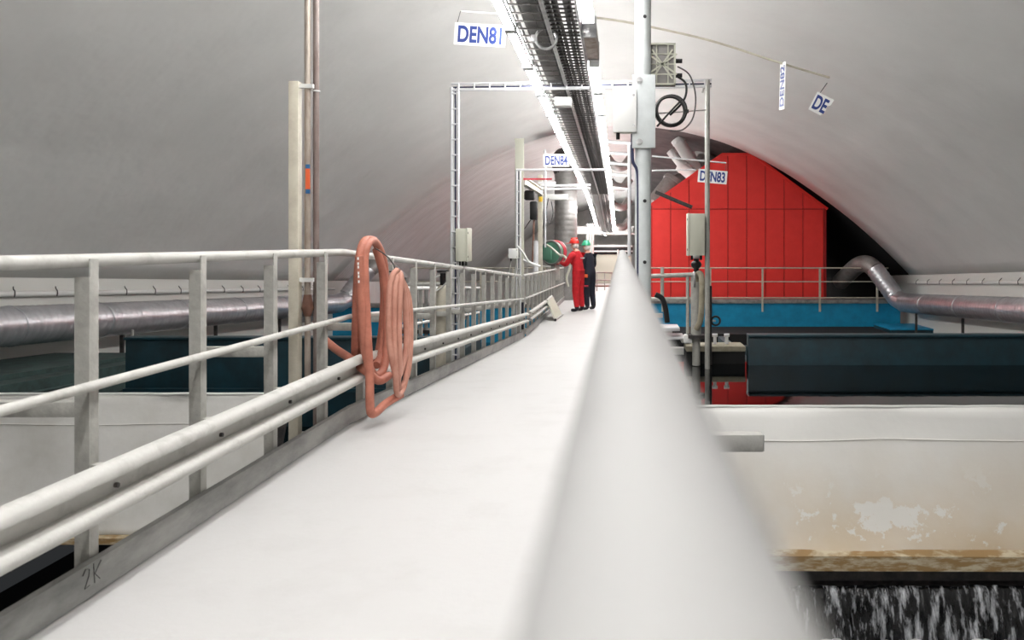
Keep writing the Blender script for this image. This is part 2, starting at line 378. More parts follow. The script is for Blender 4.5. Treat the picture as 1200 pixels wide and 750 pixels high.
# pencil scribble on the toe board
def scribble(y, z0, pts):
    return T([(LX+.0235, y+a, z0+c) for a, c in pts], .0012, 5, True)
scribble(2.42, .045, [(0,.045),(.012,.062),(.03,.055),(.028,.035),(.008,.0),(.032,.004)]).build('pencil_digit','pencil',left1).location = (0,1.2,0)
scribble(2.42, .045, [(.05,.065),(.055,.0)]).build('pencil_stroke','pencil',left1).location = (0,1.2,0)
scribble(2.42, .045, [(.085,.062),(.056,.03),(.08,.004)]).build('pencil_stroke','pencil',left1).location = (0,1.2,0)

# ------------------------------------------------------------------ cable trays and lamps overhead
TY0, TY1, TY2, TY3 = -8.0, 21.4, 31.0, 47.0
def zt(y):
    return 2.88+.033*(8.5-y) if y < TY1 else 2.88+.033*(8.5-TY1)-.085*(min(y,TY2)-TY1)
def tp(x, dz, y0=TY0, y1=TY3):
    return [(x,y,zt(y)+dz) for y in [y0,TY1,TY2,y1]]
def tray(name, label, x0, x1, rungs_to, nw, step, m='traymetal'):
    t = thing(name, label, 'cable tray', (0,0,0))
    for x in (x0,x1): MB().sweep([(-.008,0),(.008,0),(.008,.07),(-.008,.07)], tp(x,0)).build('side_rail','steel',t)
    for k in range(nw):
        x = x0+(x1-x0)*(k+1)/(nw+1); T(tp(x,.012), .004, 5).build('long_wire',m,t)
    rm = MB().box(x0,x1,-.007,.007,.004,.016).mesh('rung',m)
    y = 3.5
    while y < rungs_to:
        link('rung', rm, t, (0,y,zt(y))); y += step
    return t
tray('cable_tray', 'wide wire cable tray on the right half of the overhead run', -.60, -.34, 21.0, 4, .10)
tray('cable_tray', 'cable tray carrying the closed duct, left half of the overhead run', -.88, -.62, 21.0, 2, .20)
b = MB(); b.sweep([(-.075,.03),(.075,.03),(.075,.10),(-.075,.10)], tp(-.735,0)); b.build('cable_duct','traymetal',label='closed grey cable duct lying in the left tray overhead',cat='duct')
cs = [(-.57,.03,.016,'cable'),(-.535,.03,.013,'black'),(-.50,.028,.017,'dark'),(-.44,.03,.020,'cable'),(-.40,.03,.014,'dark'),(-.645,.03,.012,'black')]
cl = ['grey cable nearest the closed duct in the right tray','thin black cable beside the grey one in the right tray','dark cable left of the middle of the right tray','thick grey cable right of the middle of the right tray','dark cable along the right edge of the right tray','thin black cable between closed duct and right tray']
for (x,dz,r,m),l in zip(cs,cl):
    pts = []
    y = TY0
    while y <= TY3:
        pts.append((x+.012*noise.noise(Vector((x*50,y*.6,0))),y,zt(y)+dz)); y += .5
    T(pts, r, 8).build('cable',m,label=l,cat='cable',group='cables in the trays')
for (x,dz,r) in ((-.34,-.03,.011),(-.88,-.03,.010)):
    T(tp(x,dz), r, 8).build('conduit','steel',label='thin steel conduit under the %s edge of the trays' % ('right' if x>-.5 else 'left'),cat='conduit')
# tray hangers
hm = MB().box(-.92,-.30,-.02,.02,.10,.13).box(-.64,-.61,-.015,.015,.13,2.0).mesh('hanger','steel')
for i in range(8):
    y = -5+i*3.6+1.2
    link('tray_hanger', hm, None, (0,y,zt(y)), label=f'steel tray hanger up to the vault, {ORD[i]} from the near end', cat='hanger', group='tray hangers')
# lamps
hous = MB().box(.026,.075,-.56,.56,.015,.065,bev=.006).mesh('housing','lampbody')
diff = MB().tube([(0,-.545,0),(0,.545,0)], .046, 14).mesh('diffuser','lamp')
endc = MB().box(-.05,.05,-.012,.012,-.05,.06,bev=.004).mesh('end_cap','lampbody')
def lamp(x, y, dz, label, group):
    sl = math.atan(.033) if y < TY1 else (math.atan(.085) if y < TY2 else 0)
    t = thing('tube_light', label, 'light', (x,y,zt(y)+dz), group, rot=(-sl,0,0))
    hs = link('housing', hous, t); hs.scale.x = 1 if x < -.6 else -1; link('diffuser', diff, t); link('end_cap', endc, t, (0,-.56,0)); link('end_cap', endc, t, (0,.56,0))
n = 0
for i in range(-12, 33):
    y = 7.0+1.2*i
    if y > 46: break
    if y < 5.6: lab = f'fluorescent tube light over the left side of the deck behind the viewpoint, {ORD[-i-2]} back'
    else: lab = f'glowing fluorescent tube light, {ORD[n]} from the near end of the left row'; n += 1
    lamp(-.925, y, .0, lab, 'left row of tube lights')
n = 0
for i in range(-12, 33):
    y = 5.72+1.24*i
    if abs(y-6.96) < .1: continue
    if y > 46: break
    if y < 5: lab = f'fluorescent tube light over the right side of the deck behind the viewpoint, {ORD[-i-1]} back'
    else: lab = f'glowing fluorescent tube light, {ORD[n]} from the near end of the right row'; n += 1
    lamp(-.27, y, .03, lab, 'right row of tube lights')
# box hanging where a lamp is missing
t = thing('speaker_box', 'brown metal box at the tray edge where a tube light is missing', 'box', (-.27,6.95,zt(6.95)))
B(-.055,.055,-.42,.42,-.03,.13,bev=.01).build('body','pipe_worn',t); B(-.06,.06,-.43,-.40,-.04,.14,bev=.004).build('end_plate','steel',t); B(-.06,.06,.40,.43,-.04,.14,bev=.004).build('end_plate','steel',t)
B(-.06,-.05,-.42,.42,-.04,.14).build('edge_strip','steel',t)
t = thing('junction_box', 'small white junction box under the middle of the trays', 'box', U(660,120,8.2))
B(-.09,.09,-.05,.05,-.05,.05,bev=.01).build('body','white',t); B(-.085,.085,-.06,-.05,-.045,.045,bev=.006).build('lid','white',t)
t = thing('pipe_clamp', 'round steel pipe clamp under the left tray', 'clamp', U(640,45,6.6))
MB().torus((0,0,0),.09,.014,'Y',20,6).build('ring','steel',t); B(-.13,-.09,-.02,.02,-.03,.03,bev=.004).build('lug','steel',t)

# ------------------------------------------------------------------ portals: cable ladders over the walkway
def ladder(mb_parent, p0, p1, width_dir, wd, rung_step, cable=True):
    p0 = Vector(p0); p1 = Vector(p1); dirv = (p1-p0); Ln = dirv.length; dirv.normalize(); wv = Vector(width_dir)*wd/2
    for sgn in (-1,1): T([p0+wv*sgn, p1+wv*sgn], .015, 8).build('ladder_rail','whitemetal',mb_parent)
    k = rung_step/2
    rm = None
    while k < Ln:
        c = p0+dirv*k; T([c-wv-Vector((0,.012,0)), c+wv-Vector((0,.012,0))], .009, 6).build('rung','whitemetal',mb_parent); k += rung_step
    if cable:
        T([p0+Vector((0,.02,0)), p1+Vector((0,.02,0))], .009, 8).build('cable','navy',mb_parent)
        T([p0-wv*.5+Vector((0,.025,0)), p1-wv*.5+Vector((0,.025,0))], .012, 8).build('cable','white',mb_parent)
P1 = 8.5
t = thing('portal_frame', 'white cable ladder portal spanning the walkway, nearest one', 'frame', (0,P1,zf(P1)))
z0 = zf(P1); zb = U(0,102,P1).z-z0
ladder(t, (-1.84,0,-.3), (-1.84,0,zb), (1,0,0), .075, .17)
ladder(t, (-1.88,0,zb), (1.0,0,zb+.04), (0,0,1), .07, .17)
T([(.953,0,-.06),(.953,0,zb+.08)], .028, 12).build('post','galv_post',t)
T([(.925,.02,zb+.02),(.90,.02,zb-.06)], .01, 6).build('brace','galv_post',t)
B(-.10+.953,.10+.953,-.06,.06,-.065,-.055).build('foot_plate','steel',t)
P2 = 13.9
t = thing('portal_frame', 'white cable ladder portal beside the chain hoist, second one', 'frame', (0,P2,zf(P2)))
zb2 = U(0,199,P2).z-zf(P2)
ladder(t, (-1.86,0,-.3), (-1.86,0,zb2), (1,0,0), .07, .2)
T([(-1.9,0,zb2),(-.25,0,zb2)], .022, 8).build('beam','whitemetal',t)
T([(-.3,0,zb2),(-.3,0,zt(P2)-zf(P2))], .018, 8).build('hanger','galv_post',t)
# enclosure boxes on the portals
def enclosure(label, c, sx, sy, sz, face, gl=3):
    t = thing('electrical_box', label, 'electrical box', c)
    B(-sx/2,sx/2,-sy/2,sy/2,-sz/2,sz/2,bev=.008).build('body','boxgrey',t)
    if face == 'x+': B(sx/2,sx/2+.018,-sy/2-.004,sy/2+.004,-sz/2-.004,sz/2+.004,bev=.005).build('door','boxgrey',t); lx=sx/2+.018
    elif face == 'x-': B(-sx/2-.018,-sx/2,-sy/2-.004,sy/2+.004,-sz/2-.004,sz/2+.004,bev=.005).build('door','boxgrey',t); lx=-sx/2-.02
    else: B(-sx/2-.004,sx/2+.004,-sy/2-.015,-sy/2,-sz/2-.004,sz/2+.004,bev=.005).build('door','white',t); lx=0
    d_ = t.children[-1]
    for zz in (-.36,.36):
        if face[0]=='x': T([(lx-.003,-sy*.4,zz*sz),(lx+.003,-sy*.4,zz*sz)],.012,8).build('latch','black',d_)
        else: T([(sx*.4,-sy/2-.02,zz*sz),(sx*.4,-sy/2-.014,zz*sz)],.010,8).build('latch','steel',d_)
    for k in range(gl):
        xx = -sx*.3+sx*.6*k/max(1,gl-1); T([(xx,0,-sz/2-.05),(xx,0,-sz/2)],.014,8).build('cable_gland','black',t)
    return t
c = U(542,287,P1-.02); enclosure('beige electrical box on the left leg of the near portal', (c.x,P1-.0,c.z), .115, .25, .36, 'x+')
c = U(816,275,P1); enclosure('grey-green electrical box beside the right leg before the red cabin', (c.x,P1,c.z), .17, .2, .46, 'x-', 2)
c = U(602,297,13.0); t = enclosure('small grey junction box on legs beside the hoist column', (c.x,13.0,c.z), .15, .1, .16, 'y-', 1)
for xx, dx in ((-.04,-.15),(.04,.12)): T([(xx,0,-.08),(dx,0,-.75)],.012,6).build('leg','galv_post',t)

# ------------------------------------------------------------------ galvanised pole with plate on the right
PD = 5.9; sc_ = F/PD
t = thing('steel_pole', 'thick galvanised pole with bolted plate standing right of the top rail', 'pole', (.167,PD,-.3))
T([(0,0,0),(0,0,3.9)], .062, 24).build('tube','galv_pole',t)
hp = MB().tube([(0,-.064,0),(0,-.058,0)], .014, 10).mesh('hole','black')
for py in (22,236,307):
    q = link('hole', hp, t, (.012,0,U(0,py,PD).z+.3))
zp0, zp1 = U(0,175,PD).z+.3, U(0,90,PD).z+.3
pl = B(-.085,.092,-.082,-.068,zp0,zp1,bev=.004).build('plate','galv_pole',t)
bl = MB().tube([(0,-.1,0),(0,-.07,0)], .016, 6).tube([(0,-.088,0),(0,-.082,0)], .026, 12).mesh('bolt','steel')
link('bolt', bl, pl, (-.03,0,zp1-.045)); link('bolt', bl, pl, (-.03,0,zp0+.045))
c = U(732,132,PD); enclosure('white junction box fixed left of the galvanised pole', (c.x,PD-.03,c.z), .17, .12, .32, 'y-', 1)
# ribbed back plate of an enclosure behind the pole
c = U(776,76,6.1); t = thing('ribbed_casing', 'grey ribbed casing with cable glands right of the pole', 'casing', (c.x,6.1,c.z))
B(-.105,.105,-.02,.06,-.165,.165,bev=.006).build('body','dull_duct',t)
for a in (-.105,.092): B(a,a+.013,-.035,-.02,-.165,.165).build('rim','boxgrey',t)
for a in (-.165,.152): B(-.105,.105,-.035,-.02,a,a+.013).build('rim','boxgrey',t)
for ang in (35,-35,55,-55): B(-.14,.14,-.032,-.02,-.006,.006,mtx=Matrix.Rotation(math.radians(ang),4,'Y')).build('rib','boxgrey',t)
for zz in (-.08,0,.08): B(-.1,.1,-.030,-.02,zz-.004,zz+.004).build('rib','boxgrey',t)
for xx in (-.045,.045): B(xx-.004,xx+.004,-.030,-.02,-.16,.16).build('rib','boxgrey',t)
for zz in (.035,-.08): T([(.105,.02,zz),(.16,.02,zz)], .018, 8).build('cable_gland','black',t)
# coil of cable below the casing
c = U(786,131,6.1); t = thing('cable_coil', 'black cable coiled in a ring and tied beside the pole', 'cable', (c.x,6.08,c.z))
for k in range(5): MB().torus((.004*k-.008,.01*(k%3),.003*k),.112+.006*(k%3),.0075,'Y',32,6).build('loop','cable' if k%2 else 'black',t)
T([(-.11,0,-.12),(-.02,-.01,-.02),(.085,0,.09)], .008, 6).build('tail','black',t)
B(.105,.14,-.02,.03,-.012,.012).build('tie','black',t)
def bez(p, n=14):
    p = [Vector(q) for q in p]; out = []
    P_ = [p[0]]+p+[p[-1]]
    for i in range(1,len(P_)-2):
        for k in range(n):
            u = k/n; a,b_,c_,d_ = P_[i-1],P_[i],P_[i+1],P_[i+2]
            out.append(.5*((2*b_)+(c_-a)*u+(2*a-5*b_+4*c_-d_)*u*u+(3*b_-a-3*c_+d_)*u**3))
    out.append(p[-1]); return out
T(bez([U(794,78,6.1),U(808,88,6.1),U(815,112,6.1),U(812,138,6.1),U(800,152,6.1),U(785,153,6.1)]), .006, 6).build('cable','cable',label='thin grey cable looping from the ribbed casing down to the coil',cat='cable')
T(bez([U(794,90,6.1),U(803,97,6.1),U(804,110,6.1),U(798,122,6.1),U(785,135,6.1)]), .009, 6).build('cable','black',label='thick black cable dropping from the ribbed casing through the coil',cat='cable')
T(bez([U(741,157,5.85),U(741,175,5.85),U(742,190,5.85),U(747,203,5.86),U(748,240,5.86),U(748,330,5.86)]), .012, 8).build('cable','navy',label='dark cable running down the pole from the white box',cat='cable')
T(bez([U(768,133,6.3),U(800,131,7.4),U(827,129,8.45)]), .006, 6).build('wire','steel',label='thin steel wire between pole and right portal leg',cat='wire')

# ------------------------------------------------------------------ poles behind the left railing
t = thing('beige_post', 'beige square post behind the left railing with two pipes clamped to it', 'post', (U(346,0,4.62).x,4.62,-.6))
B(-.029,.029,-.03,.03,0,U(0,96,4.62).z+.6,bev=.003).build('post','beige',t)
for zz in (U(0,101,4.62).z+.6,U(0,328,4.62).z+.6): B(.029,.11,-.012,.012,zz-.012,zz+.012).build('clamp_arm','white',t)
x1, x2 = U(360.5,0,4.64).x, U(369,0,4.64).x
t = thing('pale_pipe', 'pale worn vertical pipe next to the beige post, with orange and blue tape', 'pipe', (x1,4.64,0))
T([(0,0,U(0,345,4.64).z),(0,0,3.4)], .0185, 14).build('tube','pipe_worn',t)
B(-.004,.02,-.021,-.012,U(0,222,4.64).z,U(0,198,4.64).z).build('tape','orange',t)
B(-.004,.02,-.021,-.012,U(0,198,4.64).z,U(0,193,4.64).z).build('tape','bluetape',t); B(-.004,.02,-.021,-.012,U(0,227,4.64).z,U(0,222,4.64).z).build('tape','bluetape',t)
for py in (101,328): MB().torus((0,0,U(0,py,4.64).z),.021,.006,'Z',16,6).build('clamp','white',t)
zv = U(0,355,4.64).z
T([(0,0,zv-.08),(0,0,zv-.03),(0,0,zv),(0,0,zv+.05)], .03, 10, rs=[.02,.036,.032,.022]).build('valve','rust',t); T([(0,0,zv-.6),(0,0,zv-.06)], .018,10).build('tube','pipe_worn',t)
t = thing('brown_pipe', 'brown rust-streaked vertical pipe right of the pale pipe', 'pipe', (x2,4.66,0))
T([(0,0,-.6),(0,0,3.4)], .0175, 14).build('tube','pipe_rust',t)
MB().torus((0,0,U(0,107,4.66).z),.020,.005,'Z',16,6).build('clamp','white',t)

# ------------------------------------------------------------------ coiled hoses over the left rail
def hose(name, label, loops, r, m, ties=(), marks=None):
    t = thing(name, label, 'hose', (LX,4.9,1.05))
    o = Vector((LX,4.9,1.05))
    for pts in loops: T([p-o for p in bez(pts, 10)], r, 12).build('hose_loop', m, t)
    for p in ties: MB().torus(Vector(p)-o,.028,.006,'Z',14,6).build('wire_tie','dark',t)
    return t, o
A = 4.86
def L(px, py, d, dx=0): return U(px, py, d)
h1, o1 = hose('rubber_hose', 'rust-pink rubber hose hung in long loops over the left top rail', [
    [U(416,430,5.0)+Vector((0,0,0)),U(419,330,4.75),U(424,290,4.75),U(432,281,4.9),U(443,290,5.1),U(450,340,5.2),U(446,400,5.2),U(436,430,5.1),U(426,410,4.95),U(420,350,4.8)],
    [U(470,462,5.0),U(452,473,4.88),U(441,483,4.76),U(435,484,4.72),U(433.5,470,4.71),U(433,440,4.72),U(430,380,4.74),U(427,310,4.74),U(431,286,4.8),U(440,284,5.0),U(450,310,5.15),U(452,360,5.2),U(448,410,5.1),U(441,428,4.95)],
    [U(374,392,5.15),U(392,408,5.0),U(410,420,4.88),U(430,436,4.78),U(444,446,4.85),U(456,440,4.98)],
    [U(421,300,4.7),U(423,350,4.72),U(427,400,4.74),U(432,428,4.78),U(440,440,4.88),U(450,430,5.0),U(454,390,5.12),U(451,330,5.14),U(441,292,5.04)],
  ], .0265, 'hose2', ties=[U(430,283,4.86)])
wm = MB().box(-.004,.004,-.003,.003,-.008,.008).mesh('print_mark','signwhite')
for k, py in enumerate((303,309,313,320,324,330)):
    link('print_mark', wm, h1, U(419.5+k*.2,py,4.66)-o1)
o = [ ]
loops = []
for k in range(3):
    xl_ = 455.5+k*6.2; d = 4.88+.03*k; e = (-16,4,-4)[k]; xr2 = 472+k*2.6
    loops.append([U(466,316+k,d+.02),U(xl_+4-k,324,d-.02),U(xl_+.5,345,d-.05),U(xl_,390,d-.07),U(xl_+2.5-k,430+e,d-.06),U(466-1+k,458+e,d+.02),U(xr2,444+e,d+.12),U(xr2+4,400,d+.18),U(xr2+2,350,d+.19),U(467,318+k,d+.10)])
h2, o2 = hose('rubber_hose', 'pale pink rubber hose coil tied with wire, hanging right of the longer hose', loops, .0185, 'hose', ties=[U(462,318,4.95)])
T(bez([U(463,316,4.95)-o2,U(460,308,4.96)-o2,U(452,299,4.97)-o2,U(440,291,4.95)-o2]), .004, 6).build('wire_hanger','dark',h2)

# ------------------------------------------------------------------ signs hung from rods
def text_mesh(s, size):
    cu = bpy.data.curves.new('t','FONT'); cu.body = s; cu.size = size; cu.align_x = 'CENTER'; cu.align_y = 'CENTER'; cu.extrude = .001; cu.offset = .006
    cu.space_character = 1.0
    ob = bpy.data.objects.new('t', cu); C.objects.link(ob)
    dg = bpy.context.evaluated_depsgraph_get(); me = bpy.data.meshes.new_from_object(ob.evaluated_get(dg)); bpy.data.objects.remove(ob)
    me.materials.clear(); me.materials.append(M['signblue']); return me
def sign(txt, label, c, wd, ht, roll=0., yaw=0., tw=None, wires=()):
    t = thing('hanging_sign', label, 'sign', c, rot=(0,roll,yaw))
    B(-wd/2,wd/2,-.003,.003,-ht/2,ht/2).build('panel','signwhite',t)
    me = text_mesh(txt, ht*1.02)
    xs = [v.co.x for v in me.vertices]; ys = [v.co.y for v in me.vertices]
    k = (tw or wd*.86)/(max(xs)-min(xs)); ky = ht*.78/(max(ys)-min(ys)); cx = (max(xs)+min(xs))/2; cy = (max(ys)+min(ys))/2
    for v in me.vertices: v.co.x = (v.co.x-cx)*k; v.co.y = (v.co.y-cy)*ky
    link('lettering', me, t, (0,-.004,0), (PI/2,0,0))
    for a in wires: T([(a[0],0,ht/2),(a[0]+a[1],0,ht/2+a[2])], .003, 5).build('hang_wire','dark',t)
    return t
D1 = 6.6
sign('DEN81', 'white sign reading DEN81 left of the overhead lights', U(562.5,41,D1), .44, .19, roll=math.radians(3.5), wires=((-.2,.02,.10),(.19,.02,.12)))
T([U(541,13,D1),U(604,17,D1)], .008, 8).build('sign_rod','whitemetal',label='thin rod holding the DEN81 sign out from the tray',cat='rod')
sign('DEN84', 'white sign reading DEN84 above the second portal', U(652,188,12.4), .42, .20, roll=0, wires=((-.2,0,.06),(.2,0,.06)))
sign('DEN83', 'white sign reading DEN83 in front of the red cabin', U(835,207,11.6), .44, .20, roll=math.radians(5), wires=((-.19,0,.10),(.19,0,.10)))
T([U(764,183,11.6),U(851,191,11.6)], .012, 8).build('sign_rod','whitemetal',label='pale rod holding the DEN83 sign before the red cabin',cat='rod')
T([U(764,200,11.7),U(816,199,11.7)], .012, 8).build('sign_rod','whitemetal',label='lower pale rod left of the DEN83 sign',cat='rod')
# torn sign: outline cut off right of the letters DE
c = U(963,123,D1); t = thing('hanging_sign', 'torn white sign reading DE dangling from the rod end', 'sign', c, rot=(0,math.radians(27),0))
b = MB(); b.add([(-.085,-.003,.085),(.075,-.003,.085),(.068,-.003,.03),(.045,-.003,.01),(.052,-.003,-.03),(.03,-.003,-.085),(-.085,-.003,-.085)]+[(-.085,.003,.085),(.075,.003,.085),(.068,.003,.03),(.045,.003,.01),(.052,.003,-.03),(.03,.003,-.085),(-.085,.003,-.085)],
      [tuple(range(7)),tuple(range(13,6,-1))]+[(i,i+7,(i+1)%7+7,(i+1)%7) for i in range(7)]); b.build('panel','signwhite',t)
me = text_mesh('DE', .2); xs=[v.co.x for v in me.vertices]; ys=[v.co.y for v in me.vertices]
for v in me.vertices: v.co.x = (v.co.x-(max(xs)+min(xs))/2)*.118/(max(xs)-min(xs))-.012; v.co.y = (v.co.y-(max(ys)+min(ys))/2)*.128/(max(ys)-min(ys))
link('lettering', me, t, (0,-.004,0), (PI/2,0,0)); T([(-.06,0,.085),(-.045,0,.19)], .003, 5).build('hang_wire','dark',t)
t = sign('DEN82', 'white sign turned edge-on hanging from the thin rod', U(917,101,D1), .40, .20, roll=0, yaw=0)
mrot = Matrix.Rotation(math.radians(-89),4,'Z') @ Matrix.Rotation(math.radians(-83),4,'Y')
t.rotation_euler = mrot.to_euler()
T(bez([U(692,20,D1),U(740,27,D1),U(830,47,D1),U(912,73,D1),U(972,91,D1)]), .010, 8).build('sign_rod','beige',label='long thin rod sagging right from the tray to the torn sign',cat='rod')

# ------------------------------------------------------------------ basins: tarpaulin walls, water, tanks
TS = .5
def tarp(name, label, m, x0, x1, y, zt_, zb, seed):
    t = thing(name, label, 'basin wall', (0,y,zt_))
    nx, nz = 90, 26; vs_ = []; fs_ = []; H = zt_-zb
    for j in range(nz+1):
        for i in range(nx+1):
            x = x0+(x1-x0)*i/nx; z = -H*j/nz
            dy = .09*noise.noise(Vector((x*.8+seed,z*.9+x*.5,0)))+.02*noise.noise(Vector((x*3,z*3,seed)))
            if j == 0: dy = .0
            vs_.append((x,dy-TS*j/nz,z))
    for j in range(nz):
        for i in range(nx):
            a = j*(nx+1)+i; fs_.append((a,a+1,a+nx+2,a+nx+1))
    o = MB().add(vs_,fs_).build('tarpaulin', m, t); md = o.modifiers.new('t','SOLIDIFY'); md.thickness = .012; md.offset = 0
    MB().add([(x0,.13,-.02),(x1,.13,-.02),(x1,.17,-.02),(x0,.17,-.02),(x0,.13-TS,-H),(x1,.13-TS,-H),(x1,.17-TS,-H),(x0,.17-TS,-H)],[(0,1,2,3),(7,6,5,4),(0,4,5,1),(1,5,6,2),(2,6,7,3),(3,7,4,0)]).build('backing_wall','dark',t)
    b = MB(); b.tube([(x0+(x1-x0)*k/60, -.004+.004*noise.noise(Vector((k*.7,seed,0))), .004*noise.noise(Vector((k*.5,seed,3)))) for k in range(61)], .014, 8); b.build('top_hem','white',t)
    b = MB(); b.tube([(x0+(x1-x0)*k/60, -.012-TS*.24/H+.09*noise.noise(Vector(((x0+(x1-x0)*k/60)*.8+seed,-.24*.9+(x0+(x1-x0)*k/60)*.5,0)))+.02*noise.noise(Vector(((x0+(x1-x0)*k/60)*3,-.72,seed))), -.24) for k in range(61)], .006, 5); b.build('weld_seam',m,t)
    return t, H
rt, H = tarp('basin_wall', 'white tarpaulin basin wall with brown stains above the waterfall', 'tarp', .35, 9.0, 6.3, -.2, -1.26, 3.1)
b = MB(); b.prism([(.35,-H-.03),(9.0,-H-.06),(9.0,-H+.05),(.35,-H+.08)], -.10-TS, .03-TS); b.build('bottom_lip','brownlip',rt)
B(.35,9,-.02-TS,.1-TS,-H-.14,-H-.04).build('gutter','dark',rt)
lt, H2 = tarp('basin_wall', 'grey-white tarpaulin basin wall behind the left railing', 'tarp_grey', -9.0, -2.98, 6.8, -.195, -1.26, 8.7)
B(-9,-2.98,-.06-TS,.03-TS,-H2-.05,-H2).build('bottom_lip','brownlip',lt)
# water surfaces
B(.3,9.0,6.47,9.0,-.5,-.25).build('basin_water','water',label='still dark water in the right basin mirroring the red cabin',cat='water',kind='stuff')
B(-9.0,-2.0,6.98,11.4,-1.2,-.95).build('basin_water','water',label='dark water in the left basin behind the tarpaulin',cat='water',kind='stuff')
B(-9.0,9.0,-11.9,5.84,-2.1,-1.82).build('pool_water','pool',label='black churned pool below the walkway and waterfall',cat='water',kind='stuff')
B(-9.0,9.0,11.9,23.9,-2.2,-1.95).build('basin_water','water',label='low dark water between the teal tanks and the blue walls',cat='water',kind='stuff')
# waterfall
nx, nz = 520, 22; vs_ = []; fs_ = []
for j in range(nz+1):
    v = j/nz
    for i in range(nx+1):
        x = .75+5.5*i/nx
        a = noise.noise(Vector((x*9,v*1.2,0)))+.5*noise.noise(Vector((x*26,v*2.5,3)))
        y = -.04-.16*v**.6*1-.05*a*(0.3+v); z = -v*.44+.012*noise.noise(Vector((x*7,0,9)))
        vs_.append((x,y,z))
for j in range(nz):
    for i in range(nx):
        q = j*(nx+1)+i; fs_.append((q,q+1,q+nx+2,q+nx+1))
o = MB().add(vs_,fs_).build('waterfall','fall',label='dark water falling in streaks under the stained basin wall',cat='waterfall',kind='stuff'); o.location = (0,5.78,-1.42)
md = o.modifiers.new('t','SOLIDIFY'); md.thickness = .01
b = MB()
for k in range(260):
    x = .8+5.4*random.random(); b.ball((x,5.56-.22*random.random(),-1.80+.02*random.random()), .05+.06*random.random(), .05+.05*random.random(), .03+.05*random.random(), 8, 5)
b.build('foam','foam',label='white foam where the waterfall meets the pool',cat='foam',kind='stuff')
B(.7,9,5.85,6.0,-2.6,-1.42).build('weir_sill','dark',label='dark sill behind the falling water',cat='weir')

# dark teal tanks near, blue walls far
TD = 8.75
ztk = U(0,392,TD).z
def tank(label, x0, x1, y0, y1, z0, z1, m, capm):
    t = thing('tank', label, 'tank', (0,y0,z0))
    B(x0,x1,0,.12,0,z1-z0-.03,bev=.004).build('front_wall',m,t)
    B(x0,x1,-.04,.14,z1-z0-.03,z1-z0,bev=.006).build('rim',capm,t)
    for q0, q1 in ((x0,x0+.1),(x1-.1,x1)): B(q0,q1,.12,y1-y0,0,z1-z0-.35,bev=.004).build('side_wall',m,t)
    B(x0,x1,y1-y0,y1-y0+.1,0,z1-z0-.5,bev=.004).build('rear_wall',m,t)
    B(x0,x1,-.05,0,z1-z0-.62,z1-z0-.58).build('rib',m,t)
    return t
xr = U(877,0,TD).x
tank('dark teal tank standing in the right basin before the blue wall', xr, 8.98, TD, 11.5, -1.2, ztk, 'teal', 'teal')
tank('dark teal tank behind the left railing and tarpaulin', -5.65, -2.1, TD, 11.5, -1.2, U(0,395,TD).z, 'teal', 'teal')
t = thing('basin_ledge', 'low concrete ledge stepping down beside the right teal tank', 'ledge', (0,TD+.1,-1.2))
zl = U(0,407,TD).z
B(.75,xr-.02,0,.35,0,zl+1.2-.06).build('body','rock',t); B(.75,xr-.02,-.03,.35,zl+1.2-.06,zl+1.2,bev=.005).build('top_plate','concrete',t)
for px in (839,853): 
    p = U(px,394,TD+.2); T([(p.x,.2,zl+1.2),(p.x,.2,p.z+1.2)],.02,8).build('stub','whitemetal',t); T([(p.x-.03,.2,p.z+1.2),(p.x+.03,.2,p.z+1.2)],.02,8).build('cap','whitemetal',t)
# side ledge on the left
t = thing('mossy_ledge', 'green algae-covered ledge along the far left basin side', 'ledge', (0,0,0))
b = MB(); b.sweep([(-1.9,-1.2),(0,-1.2),(0,-.0),(-.35,0),(-.35,.06),(-1.9,.06)], [(-7.1,y,-.50-.05*(y-9)) for y in (6.95,12.2)]); b.build('body','green_ledge',t)
T([(-7.06,y,-.64-.05*(y-9)) for y in (6.95,12.2)], .02, 6).build('edge_pipe','green_ledge',t)
T([(-7.0,11.0,-.6),(-7.0,11.0,-.1)], .02, 8).build('stake','galv_post',t)
# far blue walls with coping
BD = 24.0
zB = U(0,351,BD).z
def blue_wall(label, x0, x1, zt_):
    t = thing('blue_tank_wall', label, 'tank wall', (0,BD,-2.4))
    B(x0,x1,0,.3,0,zt_+2.4-.12).build('wall','blue',t); B(x0,x1,-.06,.36,zt_+2.4-.12,zt_+2.4,bev=.01).build('coping','concrete' if False else 'galv_toe',t)
    return t
blue_wall('long bright blue tank wall in front of the red cabin', .6, U(1055,0,BD).x, zB)
blue_wall('bright blue tank wall seen behind the left railing', -9.3, -2.1, U(0,356,BD).z)
B(.6,9.0,22.0,23.99,-2.4,U(0,387,23).z).build('tank_step','rock',label='dark step at the foot of the blue wall',cat='step')
t = thing('tank_corner', 'small teal corner tank under the bend of the right duct', 'tank', U(1058,388,22.5))
B(-.45,.9,-.3,1.2,-.6,.06,bev=.01).build('body','teal',t); B(-.47,.92,-.32,1.22,.06,.1,bev=.01).build('rim','blue',t)

# handrail on the blue wall
t = thing('tank_railing', 'thin pale handrail on top of the blue wall before the red cabin', 'railing', (0,BD-.08,zB))
zt1, zt2 = U(0,314,BD).z-zB, U(0,330,BD).z-zB
x0, x1 = U(760,0,BD).x, U(1040,0,BD).x
T([(x0,0,zt1),(x1,0,zt1)], .022, 8).build('top_rail','beige',t); T([(x0,0,zt2),(x1-.2,0,zt2)], .018, 8).build('mid_rail','beige',t); T([(x0,0,.06),(x1,0,.06)], .02, 8).build('low_rail','beige',t)
for px in (776,832,893,960,1027): x = U(px,0,BD).x; B(x-.028,x+.028,-.02,.02,U(0,365,BD).z-zB,zt1).build('post','beige',t)
